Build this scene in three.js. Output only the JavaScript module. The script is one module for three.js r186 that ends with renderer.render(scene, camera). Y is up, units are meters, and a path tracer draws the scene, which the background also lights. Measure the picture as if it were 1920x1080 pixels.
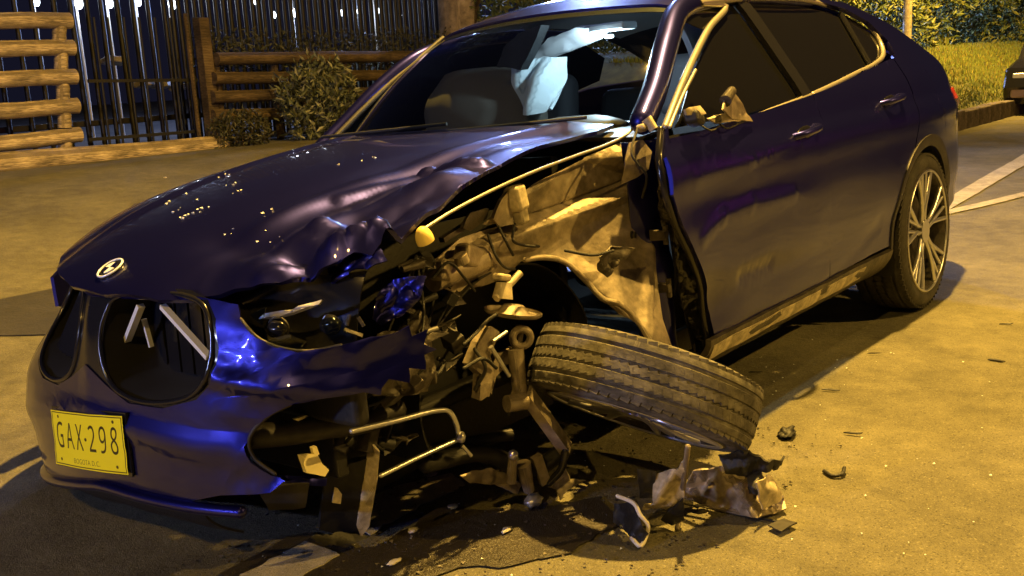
import * as THREE from 'three';
import { mergeGeometries, mergeVertices, toCreasedNormals } from 'three/addons/utils/BufferGeometryUtils.js';
import { TessellateModifier } from 'three/addons/modifiers/TessellateModifier.js';
import { RoundedBoxGeometry } from 'three/addons/geometries/RoundedBoxGeometry.js';
import { ImprovedNoise } from 'three/addons/math/ImprovedNoise.js';

// ---------------------------------------------------------------- camera, sky, lamps, exposure
const scene = new THREE.Scene();
const camera = new THREE.PerspectiveCamera(31.77, 16 / 9, 0.05, 300);
camera.position.set(2.0868, 1.2426, -2.47);
camera.up.set(-0.1954, 0.97642, 0.09175);
camera.lookAt(2.0868 - 0.75132, 1.2426 - 0.20917, -2.47 + 0.62591);
const renderer = new THREE.WebGLRenderer({ antialias: true });
renderer.toneMapping = THREE.LinearToneMapping;
renderer.toneMappingExposure = 1.13;
renderer.shadowMap.enabled = true;
renderer.shadowMap.type = THREE.PCFSoftShadowMap;

{ // night sky: navy, a little paler over the town
  const w = 64, h = 32, d = new Float32Array(w * h * 4);
  for (let j = 0; j < h; j++) for (let i = 0; i < w; i++) {
    const k = (j * w + i) * 4, e = Math.abs((j + 0.5) / h - 0.5) * 2;
    d[k] = 0.006 - 0.002 * e; d[k + 1] = 0.006 - 0.002 * e; d[k + 2] = 0.014 - 0.005 * e; d[k + 3] = 1;
  }
  const t = new THREE.DataTexture(d, w, h, THREE.RGBAFormat, THREE.FloatType);
  t.mapping = THREE.EquirectangularReflectionMapping; t.magFilter = THREE.LinearFilter; t.needsUpdate = true;
  scene.background = t; scene.environment = t;
}
const SODIUM = new THREE.Color().setRGB(1, 0.59, 0.11);
const COOL = new THREE.Color().setRGB(0.62, 0.85, 1);
const BLUISH = new THREE.Color().setRGB(0.36, 0.5, 1);
// street lamps and one added fill lamp beside the road, floodlights behind the fence, patrol lights behind the camera: [foot, lamp position, candela]
const STREET_LAMPS = [
  { foot: [-2.4, 0, -5.2], lamp: [-2.4, 8.0, -0.7], aim: [-2.0, 0, -1.3], candela: 900 },
  { foot: [-5.4, 0, -10.2], lamp: [-5.0, 7.0, -8.8], aim: [-2.5, 0.4, -1], candela: 330 },
  { foot: [8.6, 0, -5.6], lamp: [8.4, 7.6, -3.4], aim: [3, 0, -1.5], candela: 130 },  // added fill lamp, brightens the number plate and the front
  { foot: [-17.9, 0.6, 4.15], lamp: [-17.2, 7.6, 2.6], aim: [-22, 1.4, 4.4], candela: 1100 },
];

// ---------------------------------------------------------------- helpers
function rng(seed) { let a = seed >>> 0; return () => { a |= 0; a = a + 0x6D2B79F5 | 0; let t = Math.imul(a ^ a >>> 15, 1 | a); t = t + Math.imul(t ^ t >>> 7, 61 | t) ^ t; return ((t ^ t >>> 14) >>> 0) / 4294967296; }; }
const noise3 = new ImprovedNoise();
const N = (x, y, z) => noise3.noise(x + 31.7, y + 17.3, z + 5.1);
const V = (a) => new THREE.Vector3(a[0], a[1], a[2]);
const lerp = (a, b, t) => a + (b - a) * t;
const mixp = (a, b, t) => a.map((v, i) => lerp(v, b[i], t));
const smooth = (a, b, x) => { const t = Math.min(1, Math.max(0, (x - a) / (b - a))); return t * t * (3 - 2 * t); };
function tab(T, x) {
  if (x <= T[0][0]) return T[0][1];
  if (x >= T[T.length - 1][0]) return T[T.length - 1][1];
  for (let i = 0; i < T.length - 1; i++) if (x <= T[i + 1][0]) {
    const [x0, y0] = T[i], [x1, y1] = T[i + 1], t = (x - x0) / (x1 - x0), h = x1 - x0;
    const m0 = i > 0 ? (y1 - T[i - 1][1]) / (x1 - T[i - 1][0]) : (y1 - y0) / h;
    const m1 = i + 2 < T.length ? (T[i + 2][1] - y0) / (T[i + 2][0] - x0) : (y1 - y0) / h;
    return (2 * t ** 3 - 3 * t * t + 1) * y0 + (t ** 3 - 2 * t * t + t) * h * m0 + (-2 * t ** 3 + 3 * t * t) * y1 + (t ** 3 - t * t) * h * m1;
  }
}
const taken = {};
function numbered(n) { const k = taken[n] = (taken[n] === undefined ? 0 : taken[n] + 1); return k ? n + '_' + String(k).padStart(3, '0') : n; }
function boxUV(g) {           // uv in metres, from the axis each face looks along
  const p = g.attributes.position, n = g.attributes.normal, uv = new Float32Array(p.count * 2);
  for (let i = 0; i < p.count; i++) {
    const ax = Math.abs(n.getX(i)), ay = Math.abs(n.getY(i)), az = Math.abs(n.getZ(i));
    let u, v;
    if (ay >= ax && ay >= az) { u = p.getX(i); v = p.getZ(i); } else if (ax >= az) { u = p.getZ(i); v = p.getY(i); } else { u = p.getX(i); v = p.getY(i); }
    uv[2 * i] = u; uv[2 * i + 1] = v;
  }
  g.setAttribute('uv', new THREE.BufferAttribute(uv, 2));
  return g;
}
function clean(g) {
  g = g.index ? g.toNonIndexed() : g;
  if (!g.attributes.normal) g.computeVertexNormals();
  for (const k of Object.keys(g.attributes)) if (!['position', 'normal', 'uv'].includes(k)) g.deleteAttribute(k);
  if (!g.attributes.uv) g.setAttribute('uv', new THREE.BufferAttribute(new Float32Array(g.attributes.position.count * 2), 2));
  return g;
}
const join = (list) => list.length === 1 ? clean(list[0]) : mergeGeometries(list.map(clean));
function mesh(name, geos, mat, parent, keepUV) {
  const g = join(Array.isArray(geos) ? geos : [geos]);
  if (!keepUV) boxUV(g);
  const m = new THREE.Mesh(g, mat);
  m.name = parent === scene ? numbered(name) : name;
  m.castShadow = m.receiveShadow = true;
  parent.add(m);
  return m;
}
function tag(o, label, category, group, kind) { o.userData.label = label; if (category) o.userData.category = category; if (group) o.userData.group = group; if (kind) o.userData.kind = kind; return o; }
function thing(name, label, category, pos = [0, 0, 0], group) { const o = new THREE.Group(); o.name = numbered(name); o.position.set(...pos); scene.add(o); return tag(o, label, category, group); }
function part(name, parent) { const o = new THREE.Group(); o.name = name; parent.add(o); return o; }
function thicken(g, t) {      // a sheet becomes a plate with its own edge
  g.computeVertexNormals();
  const p = g.attributes.position, n = g.attributes.normal, ix = g.index.array, c = p.count;
  const back = g.clone(); const bp = back.attributes.position, bi = back.index.array.slice();
  for (let i = 0; i < c; i++) bp.setXYZ(i, p.getX(i) - n.getX(i) * t, p.getY(i) - n.getY(i) * t, p.getZ(i) - n.getZ(i) * t);
  for (let i = 0; i < bi.length; i += 3) { const s = bi[i]; bi[i] = bi[i + 1]; bi[i + 1] = s; }
  back.setIndex(Array.from(bi)); back.computeVertexNormals();
  const seen = new Map();
  for (let i = 0; i < ix.length; i += 3) for (let k = 0; k < 3; k++) { const a = ix[i + k], b = ix[i + (k + 1) % 3], key = a < b ? a + '_' + b : b + '_' + a; if (seen.has(key)) seen.set(key, null); else seen.set(key, [a, b]); }
  const w = [];
  const F = (i) => [p.getX(i), p.getY(i), p.getZ(i)], B = (i) => [bp.getX(i), bp.getY(i), bp.getZ(i)];
  for (const e of seen.values()) if (e) { const [a, b] = e; w.push(...F(b), ...F(a), ...B(a), ...F(b), ...B(a), ...B(b)); }
  const wall = new THREE.BufferGeometry(); wall.setAttribute('position', new THREE.Float32BufferAttribute(w, 3)); wall.computeVertexNormals();
  return join([g, back, wall]);
}
function fine(g, maxEdge) {
  for (const k of Object.keys(g.attributes)) if (k !== 'position') g.deleteAttribute(k);
  g = new TessellateModifier(maxEdge, 26).modify(g.index ? g.toNonIndexed() : g);
  for (const k of Object.keys(g.attributes)) if (k !== 'position') g.deleteAttribute(k);
  return mergeVertices(g, 1e-5);
}
function panel(outline, holes, map, maxEdge = 0.05, t = 0.004) {
  const s = new THREE.Shape(outline.map((q) => new THREE.Vector2(q[0], q[1])));
  for (const h of holes) s.holes.push(new THREE.Path(h.map((q) => new THREE.Vector2(q[0], q[1]))));
  const g = fine(new THREE.ShapeGeometry(s, 1), maxEdge), p = g.attributes.position;
  for (let i = 0; i < p.count; i++) { const q = map(p.getX(i), p.getY(i)); p.setXYZ(i, q[0], q[1], q[2]); }
  return thicken(g, t);
}
function plate(pts, t = 0.004, amp = 0.006, maxEdge = 0.03, freq = 14) {   // bent sheet through given rim points
  const P = pts.map(V), c = new THREE.Vector3(); P.forEach((v) => c.add(v)); c.divideScalar(P.length);
  const n = new THREE.Vector3();
  for (let i = 0; i < P.length; i++) { const a = P[i], b = P[(i + 1) % P.length]; n.x += (a.y - b.y) * (a.z + b.z); n.y += (a.z - b.z) * (a.x + b.x); n.z += (a.x - b.x) * (a.y + b.y); }
  n.normalize();
  const u = new THREE.Vector3().subVectors(P[1], P[0]).projectOnPlane(n).normalize(), w = new THREE.Vector3().crossVectors(n, u);
  const tri = THREE.ShapeUtils.triangulateShape(P.map((v) => { const d = v.clone().sub(c); return new THREE.Vector2(d.dot(u), d.dot(w)); }), []);
  const a = []; tri.forEach((f) => f.forEach((k) => a.push(P[k].x, P[k].y, P[k].z)));
  let g = new THREE.BufferGeometry(); g.setAttribute('position', new THREE.Float32BufferAttribute(a, 3));
  g = fine(g, maxEdge);
  const p = g.attributes.position;
  if (amp) for (let i = 0; i < p.count; i++) {
    const x = p.getX(i), y = p.getY(i), z = p.getZ(i);
    const d = amp * (N(x * freq, y * freq, z * freq) + 0.6 * (1 - 2 * Math.abs(N(x * freq * 1.7 + 9, y * freq * 1.7, z * freq * 1.7))));
    p.setXYZ(i, x + n.x * d, y + n.y * d, z + n.z * d);
  }
  return thicken(g, t);
}
function grid(nu, nv, fn, t) {
  const g = new THREE.BufferGeometry(), a = [], ix = [];
  for (let j = 0; j <= nv; j++) for (let i = 0; i <= nu; i++) a.push(...fn(i / nu, j / nv));
  for (let j = 0; j < nv; j++) for (let i = 0; i < nu; i++) { const k = j * (nu + 1) + i; ix.push(k, k + 1, k + nu + 1, k + 1, k + nu + 2, k + nu + 1); }
  g.setAttribute('position', new THREE.Float32BufferAttribute(a, 3)); g.setIndex(ix); g.computeVertexNormals();
  return t ? thicken(g, t) : g;
}
function tube(pts, r, n = 0, rs = 10, closed = false, flat = 1) {
  const c = new THREE.CatmullRomCurve3(pts.map(V), closed, 'centripetal');
  const g = new THREE.TubeGeometry(c, n || pts.length * 6, r, rs, closed);
  if (closed) return g;
  const caps = [g];
  for (const [t, k] of [[0, 0], [1, 1]]) { const s = new THREE.SphereGeometry(r * 0.995, rs, 6); const q = c.getPoint(t); s.translate(q.x, q.y, q.z); caps.push(s); }
  return join(caps);
}
function between(g, a, b) {   // a shape of unit length along y, laid from a to b
  const A = V(a), B = V(b), d = B.clone().sub(A), L = d.length();
  g.scale(1, L, 1);
  g.applyQuaternion(new THREE.Quaternion().setFromUnitVectors(new THREE.Vector3(0, 1, 0), d.normalize()));
  const m = A.add(B).multiplyScalar(0.5); g.translate(m.x, m.y, m.z);
  return g;
}
const rod = (a, b, r, r2 = r, rs = 12) => between(new THREE.CylinderGeometry(r2, r, 1, rs), a, b);
const beam = (a, b, w, d, roll = 0) => { const g = new THREE.BoxGeometry(w, 1, d); g.rotateY(roll); return between(g, a, b); };
function block(c, s, rot = [0, 0, 0], r = 0.008) { const g = new RoundedBoxGeometry(s[0], s[1], s[2], 2, Math.min(r, Math.min(...s) * 0.45)); g.rotateX(rot[0]); g.rotateY(rot[1]); g.rotateZ(rot[2]); g.translate(...c); return g; }
function lump(c, s, seed, amp = 0.25, det = 3, freq = 2.2) {   // an uneven cast or torn piece
  let g = new THREE.IcosahedronGeometry(1, det); g.deleteAttribute('uv'); g.deleteAttribute('normal'); g = mergeVertices(g, 1e-4);
  const p = g.attributes.position;
  for (let i = 0; i < p.count; i++) { const x = p.getX(i), y = p.getY(i), z = p.getZ(i), k = 1 + amp * (N(x * freq + seed, y * freq, z * freq) * 1.5); p.setXYZ(i, c[0] + x * s[0] * k, c[1] + y * s[1] * k, c[2] + z * s[2] * k); }
  g.computeVertexNormals(); return g;
}

// ---------------------------------------------------------------- textures and materials
function pix(size, fn, srgb = true) {
  const d = new Uint8Array(size * size * 4);
  for (let j = 0; j < size; j++) for (let i = 0; i < size; i++) { const c = fn(i / size, j / size, i, j), k = (j * size + i) * 4; for (let q = 0; q < 3; q++) d[k + q] = Math.max(0, Math.min(255, c[q] * 255)); d[k + 3] = 255; }
  const t = new THREE.DataTexture(d, size, size); t.wrapS = t.wrapT = THREE.RepeatWrapping; t.magFilter = THREE.LinearFilter; t.minFilter = THREE.LinearMipmapLinearFilter; t.generateMipmaps = true;
  if (srgb) t.colorSpace = THREE.SRGBColorSpace; t.needsUpdate = true; return t;
}
const LAT = (() => { const r = rng(91), a = new Float32Array(4096); for (let i = 0; i < 4096; i++) a[i] = r() * 2 - 1; return a; })();
function tileNoise(u, v, f, o, s) {   // periodic value noise
  let a = 0, amp = 1, tot = 0; f = Math.round(f);
  for (let k = 0; k < o; k++) {
    const x = u * f, y = v * f, i = Math.floor(x), j = Math.floor(y), q = (t) => t * t * (3 - 2 * t), fx = q(x - i), fy = q(y - j);
    const L = (p, w) => LAT[((((p % f) + f) % f) * 157 + (((w % f) + f) % f) * 911 + s * 37 + k * 613) & 4095];
    a += amp * lerp(lerp(L(i, j), L(i + 1, j), fx), lerp(L(i, j + 1), L(i + 1, j + 1), fx), fy); tot += amp; amp *= 0.55; f *= 2;
  }
  return a / tot;
}
const rr = rng(5);
const GRIT = new Float32Array(1024 * 1024).map(() => rr());
const gritAt = (i, j) => GRIT[(j & 1023) * 1024 + (i & 1023)];
const dirtTex = pix(512, (u, v, i, j) => { const n = tileNoise(u, v, 5, 5, 3), m = tileNoise(u, v, 17, 3, 40); const k = 0.78 + 0.3 * n + 0.2 * m + (gritAt(i, j) - 0.5) * 0.12; return [k, k * 0.98, k * 0.95]; });
const dirtBump = pix(512, (u, v, i, j) => { const k = 0.5 + 0.4 * tileNoise(u, v, 12, 4, 11) + (gritAt(i + 77, j) - 0.5) * 0.2; return [k, k, k]; }, false);
const roadTex = pix(1024, (u, v, i, j) => { const n = tileNoise(u, v, 6, 5, 8), m = tileNoise(u, v, 30, 3, 2), g = gritAt(i, j), h = gritAt((i >> 1) + 300, (j >> 1) + 50); const k = 0.74 + 0.16 * n + 0.1 * m + (g - 0.5) * 0.22 + (h > 0.975 ? 0.22 : 0) - (h < 0.035 ? 0.24 : 0); return [k, k * 0.985, k * 0.95]; });
const roadBump = pix(1024, (u, v, i, j) => { const h = gritAt((i >> 1) + 300, (j >> 1) + 50), k = 0.45 + 0.22 * tileNoise(u, v, 60, 3, 2) + (gritAt(i, j) - 0.5) * 0.25 + (h > 0.95 ? 0.25 : 0); return [k, k, k]; }, false);
const woodTex = pix(512, (u, v, i, j) => { const w = tileNoise(u, v * 1, 4, 3, 21), g = tileNoise((u * 1) % 1, (v * 9) % 1, 14, 3, 60); const k = 0.75 + 0.25 * w + 0.35 * g + (gritAt(i, j) - 0.5) * 0.12; return [k, k * 0.95, k * 0.86]; });
const scuffTex = pix(512, (u, v, i, j) => { const s = tileNoise((u * 1) % 1, (v * 6) % 1, 20, 3, 90), m = tileNoise(u, v, 5, 4, 33); const k = 0.32 + 0.5 * Math.max(0, s * 0.8 + m * 0.9); return [k, k, k]; }, false);
const rep = (t, x, y = x) => { const c = t.clone(); c.repeat.set(x, y); c.needsUpdate = true; return c; };
const lin = (r, g, b) => new THREE.Color().setRGB(r, g, b);
const std = (c, roughness, o = {}) => new THREE.MeshStandardMaterial({ color: c, roughness, side: THREE.DoubleSide, ...o });
const M = {};
M.paint = new THREE.MeshPhysicalMaterial({ color: lin(0.014, 0.014, 0.13), metalness: 0.9, roughness: 0.36, clearcoat: 0.75, clearcoatRoughness: 0.008, side: THREE.DoubleSide });
M.paintScuffed = new THREE.MeshPhysicalMaterial({ color: lin(0.022, 0.022, 0.15), metalness: 0.45, roughness: 0.5, roughnessMap: rep(scuffTex, 2.5), clearcoat: 0.7, clearcoatRoughness: 0.12, bumpMap: rep(dirtBump, 4), bumpScale: 0.0015, side: THREE.DoubleSide });
M.metal = std(lin(0.42, 0.37, 0.3), 0.45, { metalness: 0.35, map: rep(dirtTex, 2.2), bumpMap: rep(dirtBump, 5), bumpScale: 0.002 });
M.metalDark = std(lin(0.1, 0.09, 0.08), 0.45, { metalness: 0.4, map: rep(dirtTex, 3), bumpMap: rep(dirtBump, 6), bumpScale: 0.002 });
M.pale = std(lin(0.62, 0.56, 0.42), 0.5, { map: rep(dirtTex, 4) });
M.alloy = std(lin(0.6, 0.6, 0.62), 0.3, { metalness: 0.85 });
M.chrome = std(lin(0.32, 0.3, 0.26), 0.38, { metalness: 0.6 });
M.black = std(lin(0.007, 0.007, 0.008), 0.55, { bumpMap: rep(dirtBump, 8), bumpScale: 0.001 });
M.slat = std(lin(0.75, 0.78, 0.82), 0.4, { metalness: 0.2 });
M.pit = std(lin(0.004, 0.004, 0.005), 1);
M.blackGloss = std(lin(0.01, 0.01, 0.012), 0.16);
M.plastic = std(lin(0.035, 0.033, 0.033), 0.55, { map: rep(dirtTex, 3) });
M.rubber = std(lin(0.05, 0.047, 0.042), 0.8, { map: rep(dirtTex, 3), bumpMap: rep(dirtBump, 9), bumpScale: 0.001 });
M.rubberDusty = std(lin(0.15, 0.145, 0.135), 0.95, { map: rep(dirtTex, 3), bumpMap: rep(dirtBump, 9), bumpScale: 0.0015 });
M.glass = new THREE.MeshPhysicalMaterial({ color: lin(0.55, 0.6, 0.6), roughness: 0.025, transmission: 1, thickness: 0, ior: 1.5, side: THREE.DoubleSide });
M.tint = new THREE.MeshPhysicalMaterial({ color: lin(0.05, 0.05, 0.055), roughness: 0.04, transmission: 0.9, thickness: 0, ior: 1.5, side: THREE.DoubleSide });
M.airbag = std(lin(0.42, 0.48, 0.5), 0.85, { bumpMap: rep(dirtBump, 3), bumpScale: 0.004 });
M.cloth = std(lin(0.012, 0.012, 0.015), 0.8);
M.liner = std(lin(0.45, 0.45, 0.46), 0.9);

// ---------------------------------------------------------------- ground, road markings, kerb, bank
const rise = (x, z) => 0.55 * smooth(1.4, 7.4, z);
M.road = std(lin(0.19, 0.178, 0.118), 0.82, { map: rep(roadTex, 0.5), bumpMap: rep(roadBump, 0.9), bumpScale: 0.009 });
M.shadowTone = std(lin(0.045, 0.042, 0.04), 0.7, { map: rep(roadTex, 0.6), bumpMap: rep(roadBump, 0.9), bumpScale: 0.008 });  // dark tone that paints a shadow band on the ground
M.marking = std(lin(0.6, 0.57, 0.48), 0.8, { map: rep(roadTex, 0.8), bumpMap: rep(roadBump, 1), bumpScale: 0.004 });
M.stone = std(lin(0.22, 0.19, 0.16), 0.9, { map: rep(dirtTex, 1.5), bumpMap: rep(dirtBump, 2), bumpScale: 0.015 });
M.grassBase = std(lin(0.1, 0.11, 0.03), 0.95, { map: rep(dirtTex, 0.7) });
{
  const xs = [], zs = [];
  for (let x = -90; x <= 40; x += (x > -10 && x < 4) ? 0.25 : 2) xs.push(x);
  for (let z = -45; z <= 60; z += (z > -3 && z < 9) ? 0.2 : 2) zs.push(z);
  const g = grid(xs.length - 1, zs.length - 1, (u, v) => { const x = xs[Math.round(u * (xs.length - 1))], z = zs[Math.round(v * (zs.length - 1))]; return [x, rise(x, z) + 0.006 * N(x * 0.9, 0, z * 0.9), z]; });
  const m = mesh('road', g, M.road, scene); tag(m, 'dusty paved road surface around the wrecked car', 'road', null, 'structure');
}
function laid(outline, h, mat, name, parent, maxEdge = 0.25, t = 0.003) {   // a thin sheet following the ground: outline in [x, z]
  const g = panel(outline, [], (x, z) => [x, rise(x, z) + 0.006 * N(x * 0.9, 0, z * 0.9) + h, z], maxEdge, t);
  return mesh(name, g, mat, parent);
}
function ragged(outline, step, amp, seed) {
  const r = rng(seed), o = [];
  for (let i = 0; i < outline.length; i++) { const a = outline[i], b = outline[(i + 1) % outline.length], L = Math.hypot(b[0] - a[0], b[1] - a[1]), n = Math.max(1, Math.round(L / step)); for (let k = 0; k < n; k++) { const t = k / n; o.push([lerp(a[0], b[0], t) + (r() - 0.5) * amp, lerp(a[1], b[1], t) + (r() - 0.5) * amp]); } }
  return o;
}
const g2 = (p) => [p[0], p[2]];
tag(laid(ragged([[-5.898, 0, -0.131], [-6.583, 0, 0.073], [-10.767, 0, 0.391], [-10, 0, 0.137]].map(g2), 0.25, 0.012, 4), 0.006, M.marking, 'road_marking', scene), 'pale wide road line running off past the rear wheel', 'road marking', 'road lines', 'structure');
tag(laid(ragged([[-5.74, 0, -0.167], [-5.975, 0, -0.097], [-7.462, 0, -0.423], [-7.187, 0, -0.484]].map(g2), 0.25, 0.01, 5), 0.006, M.marking, 'road_marking', scene), 'pale narrow road line branching off past the rear wheel', 'road marking', 'road lines', 'structure');
tag(laid(ragged([[0.357, 0, -0.459], [0.29, 0, -0.272], [0.047, 0, -0.295], [-0.097, 0, -0.366], [-0.054, 0, -0.455], [0.112, 0, -0.45]].map(g2), 0.03, 0.02, 6), 0.006, M.marking, 'road_marking', scene, 0.1), 'worn flaking yellowish road line below the torn bumper', 'road marking', 'road lines', 'structure');
tag(laid(ragged([[0.729, 0, -0.358], [0.489, 0, -0.343], [0.485, 0, -0.492], [0.635, 0, -0.5]].map(g2), 0.03, 0.02, 7), 0.006, M.marking, 'road_marking', scene, 0.1), 'worn flaking yellowish road line in front of the bumper', 'road marking', 'road lines', 'structure');
tag(laid(ragged([[-0.233, 0.1, 3.303], [-0.697, 0.14, 3.336], [-0.749, 0.1, 2.986], [-0.227, 0.05, 2.576], [-0.002, 0.04, 2.794]].map(g2), 0.15, 0.05, 8), 0.005, M.shadowTone, 'painted_shadow', scene), 'dark painted shadow band beside the front bumper', 'painted shadow', null, 'structure');  // dark sheet laid in place of a cast shadow
M.wet = std(lin(0.05, 0.042, 0.034), 0.45, { map: rep(roadTex, 0.6), bumpMap: rep(roadBump, 0.9), bumpScale: 0.008 });
tag(laid(ragged([[0.718, 0, -0.298], [0.454, 0, -0.277], [0.405, 0, -0.531], [0.109, 0, -0.49], [0.001, 0, -0.727], [-0.205, 0, -0.845], [-0.091, 0, -1.031], [0.146, 0, -0.985], [0.325, 0, -0.844], [0.532, 0, -0.705], [0.671, 0, -0.543]].map(g2), 0.05, 0.05, 41), 0.004, M.wet, 'fluid_stain', scene, 0.1, 0.002), 'dark wet fluid stain spreading below the torn front corner', 'stain', null, 'structure');
{ // kerb beyond the car and the grass bank above it
  const k = thing('kerb', 'rough stone kerb below the grass bank', 'kerb', [0, 0, 0]); k.userData.kind = 'structure';
  const r = rng(12); let x = -9.5;
  while (x > -40) { const L = 0.7 + 0.25 * r(), h = 0.3 + 0.03 * r(); mesh('kerb_stone', block([x - L / 2, h / 2 - 0.02, 2.12 + 0.012 * (-x - 13) + 0.02 * r()], [L - 0.025, h, 0.2], [0, 0.02 * (r() - 0.5), 0], 0.02), M.stone, k); x -= L; }
  const bank = grid(40, 24, (u, v) => { const X = -9 - 42 * u, z = 2.2 + 0.012 * (-X - 13) + 9 * v * v; return [X, 0.26 + 1.0 * smooth(2.1, 5.2, z) + 0.4 * smooth(5, 11, z) + 0.04 * N(X, 1, z) - 0.5 * (u < 0.001 ? 1 : 0), z]; });
  tag(mesh('grass_bank', bank, M.grassBase, scene), 'sloping grass bank behind the stone kerb', 'bank', null, 'structure');
}
const bankY = (X, z) => 0.26 + 1.0 * smooth(2.1, 5.2, z) + 0.4 * smooth(5, 11, z) + 0.04 * N(X, 1, z);
{ // grass
  const r = rng(77), a = [], c = [];
  for (let i = 0; i < 42000; i++) {
    const X = -10 - 24 * r(), z = 2.25 + 0.012 * (-X - 13) + 3.4 * r() ** 0.8, y = bankY(X, z), h = 0.04 + 0.06 * r(), w = 0.008 + 0.008 * r(), t = r() * 6.28, l = 0.05 * (r() - 0.5), l2 = 0.05 * (r() - 0.5);
    a.push(X - w * Math.cos(t), y - 0.01, z - w * Math.sin(t), X + w * Math.cos(t), y - 0.01, z + w * Math.sin(t), X + l, y + h, z + l2);
    const k = 0.6 + 0.8 * r(), d = r() < 0.2 ? 1.5 : 1; for (let q = 0; q < 3; q++) c.push(0.13 * k * d, 0.16 * k, 0.03 * k);
  }
  const g = new THREE.BufferGeometry(); g.setAttribute('position', new THREE.Float32BufferAttribute(a, 3)); g.computeVertexNormals(); g.setAttribute('color', new THREE.Float32BufferAttribute(c, 3));
  const m = new THREE.Mesh(g, std(lin(1, 1, 1), 0.9, { vertexColors: true })); m.name = 'grass'; m.castShadow = m.receiveShadow = true; scene.add(m);
  tag(m, 'short lit grass on the bank behind the kerb', 'grass', null, 'stuff');
}

// ---------------------------------------------------------------- lamps outside the frame
function streetLamp(spec, i) {
  const [fx, , fz] = spec.foot, [lx, ly, lz] = spec.lamp;
  const t = thing('street_lamp', ['tall street lamp standing opposite the car doors', 'tall street lamp standing far across the road', 'tall added fill lamp standing on the road ahead of the car', 'thin pale lamp post rising from the grass bank before the hedge'][i], 'street lamp', [fx, spec.foot[1], fz], 'street lamps along the road');
  const x = lx - fx, z = lz - fz;
  const fy = spec.foot[1]; mesh('pole', rod([0, -0.1, 0], [0, ly - 0.3 - fy, 0], 0.085, 0.06), i === 3 ? M.pale : M.metalDark, t);
  mesh('arm', tube([[0, ly - 0.35 - fy, 0], [x * 0.25, ly + 0.1 - fy, z * 0.25], [x * 0.85, ly + 0.22 - fy, z * 0.85]], 0.035), M.metalDark, t);
  const h = mesh('lamp_head', block([x, ly + 0.2 - fy, z], [0.3, 0.14, 0.62], [0, Math.atan2(x, z), 0], 0.05), M.metalDark, t);
  const glow = std(lin(0, 0, 0), 0.5); glow.emissive = SODIUM.clone(); glow.emissiveIntensity = 12;
  mesh('lens', lump([x, ly + 0.1 - fy, z], [0.11, 0.05, 0.2], 3, 0), glow, h);
  const L = new THREE.SpotLight(SODIUM, spec.candela, 0, 1.32, 1, 2); L.position.set(x, ly - fy, z); L.target.position.set(spec.aim[0] - fx, spec.aim[1] - fy, spec.aim[2] - fz); t.add(L.target); L.castShadow = true; L.shadow.radius = 5; L.shadow.mapSize.set(2048, 2048); t.add(L);
}
STREET_LAMPS.forEach(streetLamp);

// ---------------------------------------------------------------- the wrecked car (own axes: x forward from the front axle, y up, z to its right)
const car = thing('crashed_car', 'dark blue coupe-shaped off-road car with its front corner torn open and wheel broken off', 'car');
car.applyMatrix4(new THREE.Matrix4().set(0.99994143, 0.0108230084, 0, -0.00406403, -0.0108139458, 0.999104137, -0.0409143246, -0.03064863, -0.000442816, 0.0409119283, 0.999162658, -0.01599652, 0, 0, 0, 1));
const SIDE_PLAN = [[-4.0, 0.6], [-3.88, 0.74], [-3.7, 0.84], [-3.3, 0.915], [-2.86, 0.955], [-2.3, 0.938], [-1.5, 0.933], [-0.6, 0.935], [0, 0.955], [0.35, 0.92], [0.6, 0.8]];
const SIDE_PROFILE = [[0.16, 0.12], [0.25, 0.055], [0.33, 0.03], [0.4, 0.026], [0.47, 0.022], [0.56, 0.006], [0.68, 0.003], [0.8, 0.006], [0.88, 0.004], [0.93, 0.012], [0.97, 0.032], [1.03, 0.05], [1.08, 0.07], [1.2, 0.14], [1.3, 0.2], [1.42, 0.275], [1.52, 0.36]];
const NOSE_PLAN = [[0, 0.85], [0.2, 0.842], [0.4, 0.81], [0.6, 0.735], [0.75, 0.62], [0.85, 0.48], [0.93, 0.28], [0.96, 0.1]];
const NOSE_SETBACK = 0.3;
const NOSE_PROFILE = [[0.15, -0.08], [0.22, -0.02], [0.3, 0], [0.45, 0.005], [0.6, -0.005], [0.7, -0.025], [0.78, -0.06], [0.85, -0.12]];
const HOOD_LINE = [[-0.9, 1.085], [-0.6, 1.075], [-0.3, 1.05], [0, 1.015], [0.3, 0.965], [0.55, 0.9], [0.7, 0.845], [0.8, 0.79], [0.86, 0.73]];
const HOOD_DROP = [[-0.8, 0.045], [-0.3, 0.05], [0.1, 0.062], [0.4, 0.1], [0.6, 0.17], [0.8, 0.28]];
const ROOF_LINE = [[-3.85, 1.15], [-3.7, 1.2], [-3.4, 1.29], [-3.0, 1.415], [-2.6, 1.51], [-2.2, 1.56], [-1.8, 1.57], [-1.5, 1.55], [-1.3, 1.515], [-1.15, 1.47]];
const DOOR_DENTS = [[-0.95, 0.6, 0.26, 0.16, 0.014], [-1.25, 0.5, 0.2, 0.1, 0.008], [-0.78, 0.82, 0.16, 0.1, 0.01], [-1.9, 0.6, 0.3, 0.1, 0.006], [-0.75, 0.42, 0.14, 0.1, 0.016], [-1.1, 0.72, 0.3, 0.03, -0.006]];
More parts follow.
